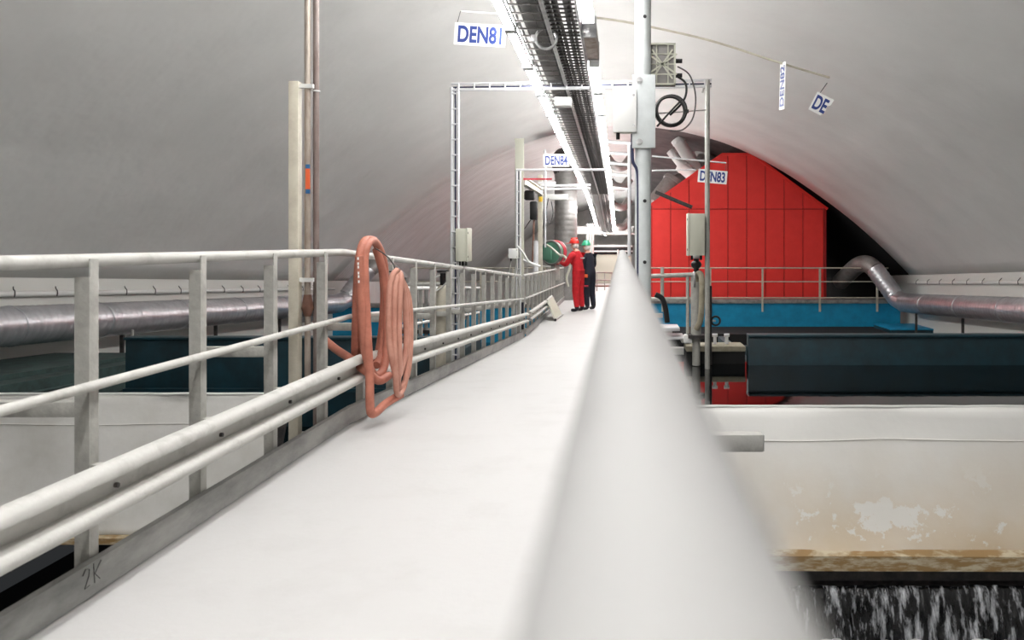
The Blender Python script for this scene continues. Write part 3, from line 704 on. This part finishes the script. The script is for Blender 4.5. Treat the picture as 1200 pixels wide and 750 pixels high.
# railing of the left wall
t = thing('tank_railing', 'thin pale handrail on the blue wall behind the left railing', 'railing', (0,BD-.08,zB))
T([(-6.5,0,zt1),(-2.2,0,zt1)], .022, 8).build('top_rail','beige',t); T([(-6.5,0,zt2),(-2.2,0,zt2)], .018, 8).build('mid_rail','beige',t)
for k in range(5): B(-6.4+k*1.0,-6.35+k*1.0,-.02,.02,0,zt1).build('post','beige',t)

# ------------------------------------------------------------------ red cabin
RD = 24.7
def rz(py): return U(0,py,RD).z
def rx(px): return U(px,0,RD).x
z_bot, z_eave, z_top = rz(354), rz(243), rz(180)
xl, xr_, xa, xb = rx(758), rx(967), rx(846), rx(882)
t = thing('red_cabin', 'red panelled cabin with sloping roof edges behind the blue wall', 'cabin', (0,RD,z_bot))
zo = z_bot
def roof_z(x):
    if x < xa: return z_eave+(z_top-z_eave)*(x-xl)/(xa-xl)
    if x > xb: return z_eave+(z_top-z_eave)*(xr_-x)/(xr_-xb)
    return z_top
b = MB(); b.prism([(xl,0),(xr_,0),(xr_,z_eave-zo),(xb,z_top-zo),(xa,z_top-zo),(xl,z_eave-zo)], .06, 9.0); b.build('body','red_dark',t)
seams = [rx(p) for p in (764,786,807.5,829.5,853,875,897,919,941)]
edges = [xl]+seams+[xr_-.05]; g = .012; zs = rz(245)
for a, c_ in zip(edges[:-1], edges[1:]):
    if c_-a < .06: continue
    a2, c2 = a+g, c_-g
    B(a2,c2,0,.06,.0,zs-zo-g).build('panel','red',t)
    xs_ = [a2]+[q for q in (xa,xb) if a2<q<c2]+[c2]
    poly = [(a2,zs-zo+g),(c2,zs-zo+g)]+[(q,max(zs+.03,roof_z(q)-.04)-zo) for q in reversed(xs_)]
    b = MB(); b.prism(poly, 0, .06); b.build('panel','red',t)
for (p,q) in (((xl-.08,z_eave-.04),(xa,z_top)),((xa,z_top),(xb,z_top)),((xb,z_top),(xr_+.08,z_eave-.04))):
    b = MB(); dx, dz = q[0]-p[0], q[1]-p[1]; ln = math.hypot(dx,dz); nx_, nz_ = -dz/ln*.06, dx/ln*.06
    b.prism([(p[0]-nx_,p[1]-zo-nz_),(q[0]-nx_,q[1]-zo-nz_),(q[0]+nx_*.3,q[1]-zo+nz_*.3),(p[0]+nx_*.3,p[1]-zo+nz_*.3)], -.05, 7.05); b.build('roof_edge','red',t)
B(xr_-.05,xr_+.03,-.03,.1,0,z_eave-zo).build('corner_trim','red_dark',t)

# ------------------------------------------------------------------ ducts
def ribbed(pts, r, step=.10, depth=.006, n=24):
    out = []; rs = []
    for a, b_ in zip(pts[:-1], pts[1:]):
        a = Vector(a); b_ = Vector(b_); Ln = (b_-a).length; k = max(2,int(Ln/(step/3)))
        for i in range(k):
            out.append(a+(b_-a)*i/k); rs.append(r+(depth if i%3==0 else 0))
    out.append(Vector(pts[-1])); rs.append(r)
    return MB().tube(out, r, n, True, rs)
for sx, side in ((-1,'left'),(1,'right')):
    Lx = 8.45*sx; DZ = .555+(.02 if sx>0 else 0); R = .27
    t = thing('ventilation_duct', f'spiral metal duct along the foot of the {side} vault wall with a raised elbow', 'duct', (Lx,0,DZ))
    d_end = 23.0
    ribbed([(0,-6,6*SLT),(0,d_end,-d_end*SLT)], R, .13, .012).build('spiral_pipe','duct',t)
    for y in (10.6,12.4,14.6,16.8,19,21.2): MB().torus((0,y,-y*SLT),R+.004,.016,'Y',28,6).build('joint_ring','duct',t)
    # elbow rising over the tank edge
    p0 = Vector((0,d_end-.1,-d_end*SLT)); p1 = Vector((-sx*.12,d_end+.25,-d_end*SLT+.12)); p2 = Vector((-sx*.62,d_end+.75,-d_end*SLT+1.0))
    p3 = Vector((-sx*.76,d_end+1.0,-d_end*SLT+1.13)); p4 = Vector((-sx*.95,d_end+1.45,-d_end*SLT+1.05)); p5 = Vector((-sx*1.25,d_end+2.3,-d_end*SLT+.5))
    MB().tube(bez([p0,p1,p1+(p2-p1)*.15],6), R, 24).build('bend','duct',t)
    ribbed([p1+(p2-p1)*.1,p2], R, .13, .012).build('riser','duct',t)
    MB().tube(bez([p2-(p2-p1)*.05,p3,p4,p5],6), R, 24).build('elbow','dull_duct',t)
    for y in (10.0,13.0,16.0,19.0,22.0): B(-.03,.03,y-.02,y+.02,-y*SLT-.9,-y*SLT-.2).build('support_leg','dark',t)
# vertical duct by the workers
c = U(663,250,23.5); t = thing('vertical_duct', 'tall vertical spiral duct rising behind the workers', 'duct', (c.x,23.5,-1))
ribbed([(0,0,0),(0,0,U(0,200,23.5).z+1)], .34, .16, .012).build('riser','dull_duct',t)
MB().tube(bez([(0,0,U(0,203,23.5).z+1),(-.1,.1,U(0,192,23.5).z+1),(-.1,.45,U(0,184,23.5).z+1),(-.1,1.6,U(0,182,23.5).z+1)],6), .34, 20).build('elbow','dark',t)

# white duct work left of the red cabin roof
W = [((768,240),(790,212),24,26.6,'dull_duct'),((806,226),(828,188),22,26.4,'dull_duct'),((820,206),(794,164),15,25.9,'white'),((806,204),(786,178),9,25.6,'white'),((838,196),(822,166),26,27.5,'dull_duct'),((782,222),(808,204),18,27.2,'dull_duct'),((822,214),(798,194),15,25.4,'white')]
wl = ['wide white duct stub low beside the red roof edge','dull grey duct slanting up by the red roof edge','white slanted pipe above the red roof edge','slim white pipe beside the slanted white pipe','thick grey duct end nearest the vault above the cabin','grey duct behind the low white stub','short white connector between the slanted pipes']
for (a,b_,wd,d,m),l in zip(W,wl):
    t = thing('duct_pipe', l, 'duct', U(*a,d)); pa = U(*a,d); pb = U(b_[0],b_[1],d+.25); r = wd/2/F*d
    T([(0,0,0),pb-pa], r, 18).build('pipe',m,t); ax=(pb-pa).normalized()
    T([(pb-pa)-ax*.12,(pb-pa)+ax*.03], r*1.1, 18).build('collar',m,t)
T([U(768,225,20),U(811,243,20)], .05, 8).build('strut_bar','dark',label='dark bar slanting down before the red gable',cat='bar')
# stacked pipes far right of the tray
for k, (py, l) in enumerate(((165,'upper'),(178,'second'),(190,'third'),(203,'fourth'),(219,'lowest'))):
    T([U(706+k*1.5,py,16+k),U(740,py+3,16+k)], .03, 8).build('cross_pipe','whitemetal',label=f'{l} thin white cross pipe right of the tube lights',cat='pipe',group='white cross pipes')
for k in range(4):
    c = U(722+k*.5,190+k*24,27+k*2); t = thing('bent_duct', f'grey bent duct in the stack right of the tray, {ORD[k]} from the top', 'duct', c, group='bent ducts')
    T(bez([(-.35,0,.2),(-.1,0,-.1),(.25,.1,-.15),(.5,.2,.15)],6), .16, 14).build('pipe','dull_duct',t); T([(-.42,0,.27),(-.30,0,.15)], .19, 14).build('flange','white',t)
T([U(737.5,170,9.6),U(737.5,300,9.6)], .022, 8).build('cable_riser','whitemetal',label='thin white riser just left of the galvanised pole',cat='pipe')

# ------------------------------------------------------------------ valve standpipe and platform rail right of the walkway
VD = 8.7
c = U(818,0,VD); t = thing('valve_standpipe', 'grey valve standpipe with sensor head under the electrical box', 'standpipe', (c.x,VD,U(0,428,VD).z))
zz = lambda py: U(0,py,VD).z-U(0,428,VD).z
T([(-.02,0,0),(-.02,0,zz(392))], .045, 14).build('lower_pipe','galv_post',t)
T([(-.02,0,zz(396)),(-.02,0,zz(392))], .11, 16).build('flange','dark',t)
T([(-.02,0,zz(392)),(-.02,0,zz(330))], .055, 14).build('riser','galv_post',t)
T(bez([(-.02,0,zz(332)),(-.02,-.02,zz(324)),(.01,-.08,zz(320)),(.03,-.12,zz(326)),(.03,-.13,zz(345)),(.02,-.10,zz(372)),(-.02,-.04,zz(385))],8), .033, 12).build('bypass','concrete',t)
MB().torus((-.05,-.05,zz(327)),.075,.015,'X',20,6).build('flange','steel',t)
T([(-.02,0,zz(322)),(-.02,0,zz(302))], .03, 10).build('sensor_neck','black',t)
MB().ball((-.02,0,zz(310)),.06,.06,.05,12,8).build('sensor_body','black',t)
MB().ball((-.02,0,zz(300)),.062,.062,.035,12,8).build('sensor_cap','white',t)
T([(.13,.02,0),(.13,.02,zz(335))], .03, 10).build('side_pipe','dark',t)
MB().torus((.2,.0,zz(376)),.05,.012,'Y',16,6).build('handwheel','black',t)
T([(.13,.02,zz(376)),(.2,.0,zz(376))], .012, 6).build('spindle','steel',t)
b = B(-.16,-.07,-.05,.05,zz(402),zz(392),bev=.01); b.build('clamp_block','white',t)
# small platform rail
t = thing('platform_railing', 'short grey railing left of the valve standpipe', 'railing', (0,9.3,-.4))
q = lambda px, py: U(px,py,9.3)-Vector((0,9.3,-.4))
T([q(752,324),q(812,322)], .028, 10).build('top_rail','galv_post',t); T([q(752,351),q(809,350)], .022, 10).build('mid_rail','galv_post',t)
T([q(806,323),q(806,395)], .022, 10).build('post','galv_post',t); T([q(811,323),q(811,395)], .018, 10).build('post','galv_post',t); T([q(776,313),q(776,350)], .022, 10).build('post','galv_post',t)
t = thing('platform_step', 'pale steel step bracket beside the blurred rail', 'bracket', U(790,385,9.1))
B(-.16,.06,-.1,.3,-.02,.02,bev=.004).build('tread','whitemetal',t); B(-.2,.12,-.1,.3,-.12,-.09,bev=.004).build('lower_tread','whitemetal',t); B(.08,.16,-.1,.2,-.16,-.10,bev=.01).build('end_block','galv',t)
B(-.18,-.15,.0,.04,-.12,.0).build('riser','whitemetal',t)
T(bez([U(768,345,8.6),U(776,350,8.6),U(780,362,8.6),U(782,378,8.6)]), .03, 10).build('corrugated_hose','black',label='black corrugated hose curling behind the blurred rail',cat='hose')

# ------------------------------------------------------------------ hoist and reel beyond the portal
t = thing('steel_column', 'tall grey steel column at the far end of the near railing', 'column', (U(608,0,13.95).x,14.05,-.7))
hh = U(0,163,14.05).z+.7
B(-.075,.075,-.06,-.05,0,hh).build('flange','boxgrey',t); B(-.075,.075,.05,.06,0,hh).build('flange','boxgrey',t); B(-.006,.006,-.05,.05,0,hh).build('web','boxgrey',t)
B(-.08,.1,-.09,-.05,hh-.02,hh).build('cap','boxgrey',t)
t = thing('steel_column', 'slim pale column carrying the far end of the hoist beam', 'column', (U(633,0,17.1).x,17.1,-.8))
B(-.05,.05,-.05,.05,0,U(0,205,17.1).z+.8,bev=.006).build('post','beige',t); B(-.05,.35,-.06,-.03,U(0,216,17.1).z+.8,U(0,213,17.1).z+.8).build('arm','whitemetal',t)
t = thing('hoist_beam', 'pale overhead beam running from column to column for the hoist', 'beam', (-1.77,14.1,0))
B(-.05,.05,0,2.95,2.20,2.215).build('flange','beige',t); B(-.05,.05,0,2.95,2.325,2.34).build('flange','beige',t); B(-.006,.006,0,2.95,2.2,2.34).build('web','beige',t)
B(-.05,.5,-.05,0,2.30,2.33).build('red_bar','reelred',t)
c = U(623,222,15.6); t = thing('chain_hoist', 'black electric chain hoist hanging from the pale beam', 'hoist', (c.x,15.6,c.z))
B(-.14,.06,-.09,.09,-.22,-.02,bev=.03).build('motor','black',t); T([(-.18,0,-.12),(-.12,0,-.12)],.08,12).build('fan_cover','black',t)
B(-.03,.12,-.09,.09,-.62,-.24,bev=.03).build('chain_bag','black',t); T([(-.01,0,-.02),(-.01,0,.16)],.03,8).build('trolley_hook','black',t)
B(.15,.22,-.03,.03,-.25,-.15,bev=.01).build('limit_switch','yellow',t); T([(.05,0,-.6),(.02,0,-1.5)],.02,8).build('chain','rust',t); T([(-.02,.0,-.62),(-.3,.1,-1.0)],.01,6).build('pull_cord','cable',t)
T([U(600,300,14),U(633,312,14.2)],.02,8).build('brace_pipe','whitemetal',label='slanting pale pipe at the foot of the hoist columns',cat='pipe')
T(bez([U(606,288,13.8),U(613,296,13.8),U(620,307,13.8),U(632,312,13.8)]),.018,8).build('bent_pipe','white',label='white hose bending down from the column to the railing',cat='hose')
T([U(628,282,15.2),U(628,318,15.2)], .05, 10).build('standpipe','whitemetal',label='short white standpipe below the chain hoist',cat='pipe')
for k,(py,l) in enumerate(((218,'upper'),(222,'lower'))): T([U(633,py,16.8),U(692,py-1,16.8)], .025, 8).build('cross_pipe','whitemetal',label=f'{l} thin white pipe crossing before the vertical duct',cat='pipe')
B(-.28,.28,-.06,.06,-.06,.06,bev=.01).build('white_beam','white',label='short white beam hung before the vertical duct',cat='beam').location = U(651,231,17)
T(bez([U(643,232,16.8),U(640,250,16.8),U(644,262,16.8),U(648,250,16.8),U(646,236,16.8)]),.01,6).build('hanging_cable','cable',label='thin cable loop hanging from the short white beam',cat='cable')
T([U(639,175,16.5),U(639,290,16.5)], .02, 8).build('thin_pole','whitemetal',label='thin white pole left of the vertical duct',cat='pole')
RDp = 20.6
c = U(649,296,RDp); t = thing('hose_reel', 'green hose reel with red hose on the railing before the workers', 'hose reel', (c.x,RDp,c.z), rot=(0,0,math.radians(-28)))
T([(0,-.14,0),(0,.02,0)], .30, 28).build('side_disc','reelgreen',t); MB().torus((0,-.13,0),.31,.03,'Y',32,8).build('rim','dull_duct',t)
for k in range(2): MB().torus((0,.05+.06*k,0),.30,.036,'Y',32,8).build('hose_turn','reelred',t)
T([(0,.15,0),(0,.18,0)], .32, 28).build('side_disc','dull_duct',t); B(-.24,.04,-.2,-.14,-.2,.2,bev=.03).build('gear_cover','reelgreen',t)
B(-.06,.06,-.05,.2,-.75,-.2).build('stand','galv_post',t)

# ------------------------------------------------------------------ board leaning on the guard beam
pA, pB, pC, pD = U(645,352,16.6), U(661,343,18.0), U(663,364,18.2), U(650,377,16.7)
pA, pB = Vector((-1.58,16.6,zf(16.6)+.44)), Vector((-1.58,17.75,zf(17.75)+.46)); pC, pD = Vector((-1.36,17.75,zf(17.75)+.03)), Vector((-1.42,16.6,zf(16.6)+.02))
t = thing('leaning_board', 'grey board leaning against the guard beam beside the workers', 'board', (0,0,0))
n_ = (pB-pA).cross(pD-pA).normalized()*.03
MB().add([pA,pB,pC,pD,pA+n_,pB+n_,pC+n_,pD+n_],[(0,1,2,3),(7,6,5,4),(0,4,5,1),(1,5,6,2),(2,6,7,3),(3,7,4,0)]).build('panel','boxgrey',t)
T([pA+n_,pB+n_],.035,10).build('top_tube','galv',t); T([pD-Vector((0,.05,-.01)),pC+Vector((0,.1,.01))],.018,8).build('bottom_tube','galv',t); T([pD-Vector((0,.09,-.01)),pD-Vector((0,.05,-.01))],.03,8).build('end_cap','black',t)
B(LX-.02,LX+.02,13.37,13.42,zf(13.4)+.15,zf(13.4)+.62).build('navy_plate','navycloth',label='dark navy plate closing the gap between the railings',cat='plate')

# ------------------------------------------------------------------ clutter beyond the left railing
t = thing('pressure_vessel', 'beige vertical cylinder with black valve behind the left railing', 'vessel', (U(519,0,7.9).x,7.9,-.6))
T([(0,0,0),(0,0,U(0,345,7.9).z+.6),(0,0,U(0,337,7.9).z+.6),(0,0,U(0,334,7.9).z+.6)], .075, 16, rs=[.075,.075,.055,.03]).build('body','beige',t)
T([(0,0,U(0,336,7.9).z+.6),(0,0,U(0,320,7.9).z+.6)], .03, 10).build('neck','black',t); MB().torus((0,0,U(0,318,7.9).z+.6),.05,.014,'Z',16,6).build('handwheel','black',t)
T(bez([(-.02,-.05,U(0,322,7.9).z+.6),(-.1,-.05,U(0,330,7.9).z+.6),(-.06,-.06,U(0,340,7.9).z+.6),(.03,-.05,U(0,333,7.9).z+.6),(.06,-.05,U(0,325,7.9).z+.6)]), .008, 6).build('white_tube','white',t)
t = thing('service_railing', 'second pale railing parallel behind the left railing ramp', 'railing', (-2.55,0,0))
T([(0,y,zf(y)+.86) for y in (8.7,13.8)], .024, 10).build('top_rail','white',t); T([(0,y,zf(y)+.42) for y in (8.7,13.8)], .02, 10).build('mid_rail','white',t)
for k in range(6): y = 8.75+k; B(-.02,.02,y,y+.04,zf(y)-.3,zf(y)+.88).build('post','galv_post',t)
t = thing('pipe_rack', 'upright grey pipe rack behind the hose coils', 'pipe rack', (U(497,0,11).x,11,-.9))
for k in range(4): T([(-.25+.14*k,0,0),(-.25+.14*k,0,1.55-.05*k)], .028, 8).build('upright','dull_duct',t)
T([(-.3,0,1.45),(.3,0,1.45)], .03, 8).build('header','galv_post',t); B(-.35,.35,-.05,.25,.75,.8).build('shelf','dark',t)
B(-.3,.3,0,.4,.85,1.1,bev=.03).build('grey_motor','dull_duct',label='grey motor housing on the tank behind the left railing',cat='motor').location = (-2.9,12.5,-1.0)

# ------------------------------------------------------------------ far end beyond the workers
t = thing('portal_frame', 'distant white pipe portal over the walkway beyond the workers', 'frame', (0,30,zf(30)))
zq = U(0,274,30).z-zf(30)
T(bez([(-1.1,0,0),(-1.1,0,zq-.15),(-.98,0,zq),(-.85,0,zq)],6), .04, 8).build('leg','white',t); T([(-.85,0,zq),(.6,0,zq)], .04, 8).build('beam','white',t); T([(.6,0,0),(.6,0,zq)], .04, 8).build('post','white',t)
t = thing('equipment_cabinet', 'pale equipment housing with dark louvre at the far end', 'cabinet', (-1.05,34,zf(34)))
B(-.2,1.5,0,1.5,0,1.3,bev=.02).build('body','boxgrey',t); B(-.25,1.55,-.05,1.5,1.3,1.62,bev=.02).build('louvre','black',t); B(-.25,1.55,-.08,1.5,1.62,1.70).build('top','white',t); B(-.25,1.55,-.06,0,1.40,1.46).build('slat','white',t)
T([(.9,-.3,0),(.9,-.3,1.5)],.03,8).build('pipe','white',t)
t = thing('low_railing', 'low distant railing slanting across the walkway end', 'railing', (0,28,zf(28)))
for h_ in (.62,.34,.12): T([(-1.15,-.6,h_+.1),(-.35,1.2,h_)], .028, 8).build('rail','rust' if h_<.2 else 'galv_post',t)
for k in range(4): x=-1.15+.8*k/3; y=-.6+1.8*k/3; T([(x,y,0),(x,y,.72-.1*k/3)], .02, 8).build('post','galv_post',t)
for k in range(6):
    T([(-2.2+.1*k,36+k*1.6,1.9-.05*k),(.6,36+k*1.6,1.9-.05*k)], .05, 8).build('overhead_pipe','white',label=f'white pipe crossing high at the far end, {ORD[k]} row',cat='pipe',group='far cross pipes')
for k,(px) in enumerate((688,691,694)): T([U(px,262,27),U(px,300,27)],.05,8).build('upright_pipe','white',label=f'white upright pipe behind the green helmet, {ORD[k]} from the left',cat='pipe',group='far uprights')
B(-.35,.35,-.02,.02,-.12,.12).build('notice_board','signwhite',label='small pale panel hanging above the green helmet',cat='panel').location = U(684,270,26)

# ------------------------------------------------------------------ workers
def skin_body(name, verts, edges, radii, root):
    me = bpy.data.meshes.new(name); me.from_pydata(verts, edges, [])
    o = bpy.data.objects.new(name, me); C.objects.link(o)
    md = o.modifiers.new('skin','SKIN'); md.use_smooth_shade = True; md.branch_smoothing = .3
    sv = me.skin_vertices[0].data
    for i, r in enumerate(radii): rr = r if isinstance(r, tuple) else (r, r); kk = 1.12 if max(rr) > .055 and verts[i][2] < 1.5 else 1; sv[i].radius = (rr[0]*kk, rr[1]*kk)
    sv[root].use_root = True
    sb = o.modifiers.new('sub','SUBSURF'); sb.levels = 2; sb.render_levels = 2
    dg = bpy.context.evaluated_depsgraph_get(); m2 = bpy.data.meshes.new_from_object(o.evaluated_get(dg)); bpy.data.objects.remove(o)
    return m2
def person(label, loc, rotz, arms, suit, trousers, helmet, scale=1., lean=.04):
    V = []; E = []; R = []
    def a(p, r, par=None):
        V.append(p); R.append(r); i = len(V)-1
        if par is not None: E.append((par, i))
        return i
    pel = a((0,0,.95), (.13,.165))
    for s in (1,-1):
        h = a((0,.10*s,.86), (.105,.10), pel); k = a((.02,.11*s,.50), .078, h); an = a((-.03,.12*s,.12), .062, k); hl = a((-.03,.12*s,.055), .05, an); a((.13,.15*s,.045), (.042,.045), hl)
    wa = a((.0,0,1.10), (.125,.155), pel); ch = a((.02+lean,0,1.30), (.135,.18), wa); nb = a((.03+lean,0,1.45), (.085,.10), ch)
    nk = a((.06+lean,0,1.53), .056, nb); hd = a((.09+lean,0,1.62), (.092,.078), nk); a((.085+lean,0,1.72), (.088,.075), hd)
    ns = a((.175+lean,0,1.625), .018, hd)
    for s, (el, wr) in zip((1,-1), arms):
        sh = a((.02+lean,.20*s,1.40), .078, nb); e = a(el, .06, sh); w_ = a(wr, .042, e)
        dv = (Vector(wr)-Vector(el)).normalized(); side = Vector((0,0,1)).cross(dv).normalized(); upv = dv.cross(side)
        pm_ = Vector(wr)+dv*.06; pi = a(tuple(pm_), (.036,.022), w_)
        for q, (off, ln) in enumerate(((-.030,.062),(-.010,.075),(.011,.070),(.030,.055))):
            k1 = pm_+dv*.045+side*off; f1 = a(tuple(k1), .0105, pi); f2 = a(tuple(k1+dv*ln*.55-upv*.012), .0095, f1); a(tuple(k1+dv*ln*.8-upv*.04), .008, f2)
        th = a(tuple(pm_+dv*.0-side*.045-upv*.005), .012, pi); a(tuple(pm_+dv*.035-side*.06-upv*.03), .0105, th)
    me = skin_body('body', V, E, R, pel)
    me.materials.clear()
    for m in (suit, trousers, 'skin', 'boot'): me.materials.append(M[m])
    wrists = [Vector(ar[1]) for ar in arms]
    for p in me.polygons:
        c = p.center; p.use_smooth = True
        if c.z < .13: p.material_index = 3
        elif c.z > 1.50 and abs(c.y) < .12: p.material_index = 2
        elif any((c-wv).length < .16 and (c-wv).dot(wv-Vector(ar[0])) > .01 for wv, ar in zip(wrists, arms)): p.material_index = 2
        elif c.z < .98 and abs(c.y) < .28 : p.material_index = 1
        else: p.material_index = 0
    t = thing('person', label, 'person', loc, rot=(0,0,rotz)); t.scale = (scale,)*3
    link('body', me, t)
    hx = .085+lean
    hb = MB().ball((hx,0,1.70), .128, .108, .125, 20, 12, zmin=-.05); hm_ = hb.build('helmet', helmet, t)
    B(hx+.08,hx+.19,-.085,.085,1.688,1.702,bev=.005).build('brim', helmet, hm_); MB().torus((hx,0,1.70),.118,.008,'Z',24,6).build('rim', helmet, hm_)
    B(hx-.10,hx+.10,-.012,.012,1.80,1.832,bev=.006).build('ridge', helmet, hm_)
    MB().ball((hx-.035,0,1.635), .082, .088, .085, 14, 10).build('hair','hair',t)
    for s in (1,-1):
        MB().ball((hx-.0,.086*s,1.63), .016, .01, .026, 8, 6).build('ear','skin',t); MB().ball((hx+.083,.032*s,1.648), .010, .010, .008, 8, 6).build('eye','black',t)
    MB().ball((hx+.088,0,1.575), .010, .024, .006, 8, 6).build('mouth','rust',t)
    MB().torus((.045+lean,0,1.485),.085,.022,'Z',20,6).build('collar', suit, t)
    return t
D = 19.0
p1 = person('person in red coverall and red helmet holding a hose at the reel', (U(678,0,D).x,D,zf(D)), math.radians(150), [((.18,.30,1.16),(.40,.16,1.20)),((.16,-.30,1.16),(.38,-.12,1.22))], 'coverall','coverall','helmet_red', 1.0)
me = MB().box(-.005,.0,-.09,.09,-.012,.012).mesh('back_print','signwhite')
link('back_print', me, p1, (-.115,0,1.33)); MB().torus((0,0,1.03),.158,.012,'Z',24,6).build('waist_band','coverall',p1).scale=(.9,1.08,1)
D2 = 19.5
p2 = person('person in dark navy workwear and green helmet behind the red coverall', (U(691,0,D2).x,D2,zf(D2)), math.radians(140), [((-.02,.32,1.14),(.12,.28,.93)),((.10,-.30,1.14),(.30,-.12,1.05))], 'navycloth','navycloth','helmet_green', .97)
B(-.10,.02,.17,.23,.86,.94,bev=.01).build('pocket_flap','orange',p2); B(-.10,.02,.15,.20,.62,.66,bev=.01).build('pocket_flap','reelred',p2)
# spray lance in the worker's hands
T(bez([U(641,287,20.0),U(648,292,19.6),U(656,299,19.2),U(662,301,18.9),U(668,312,18.85),U(664,325,18.8),U(666,336,18.8)]), .028, 8).build('hose_lance','boxgrey',label='pale hose held by the worker in red and leading from the reel',cat='hose')
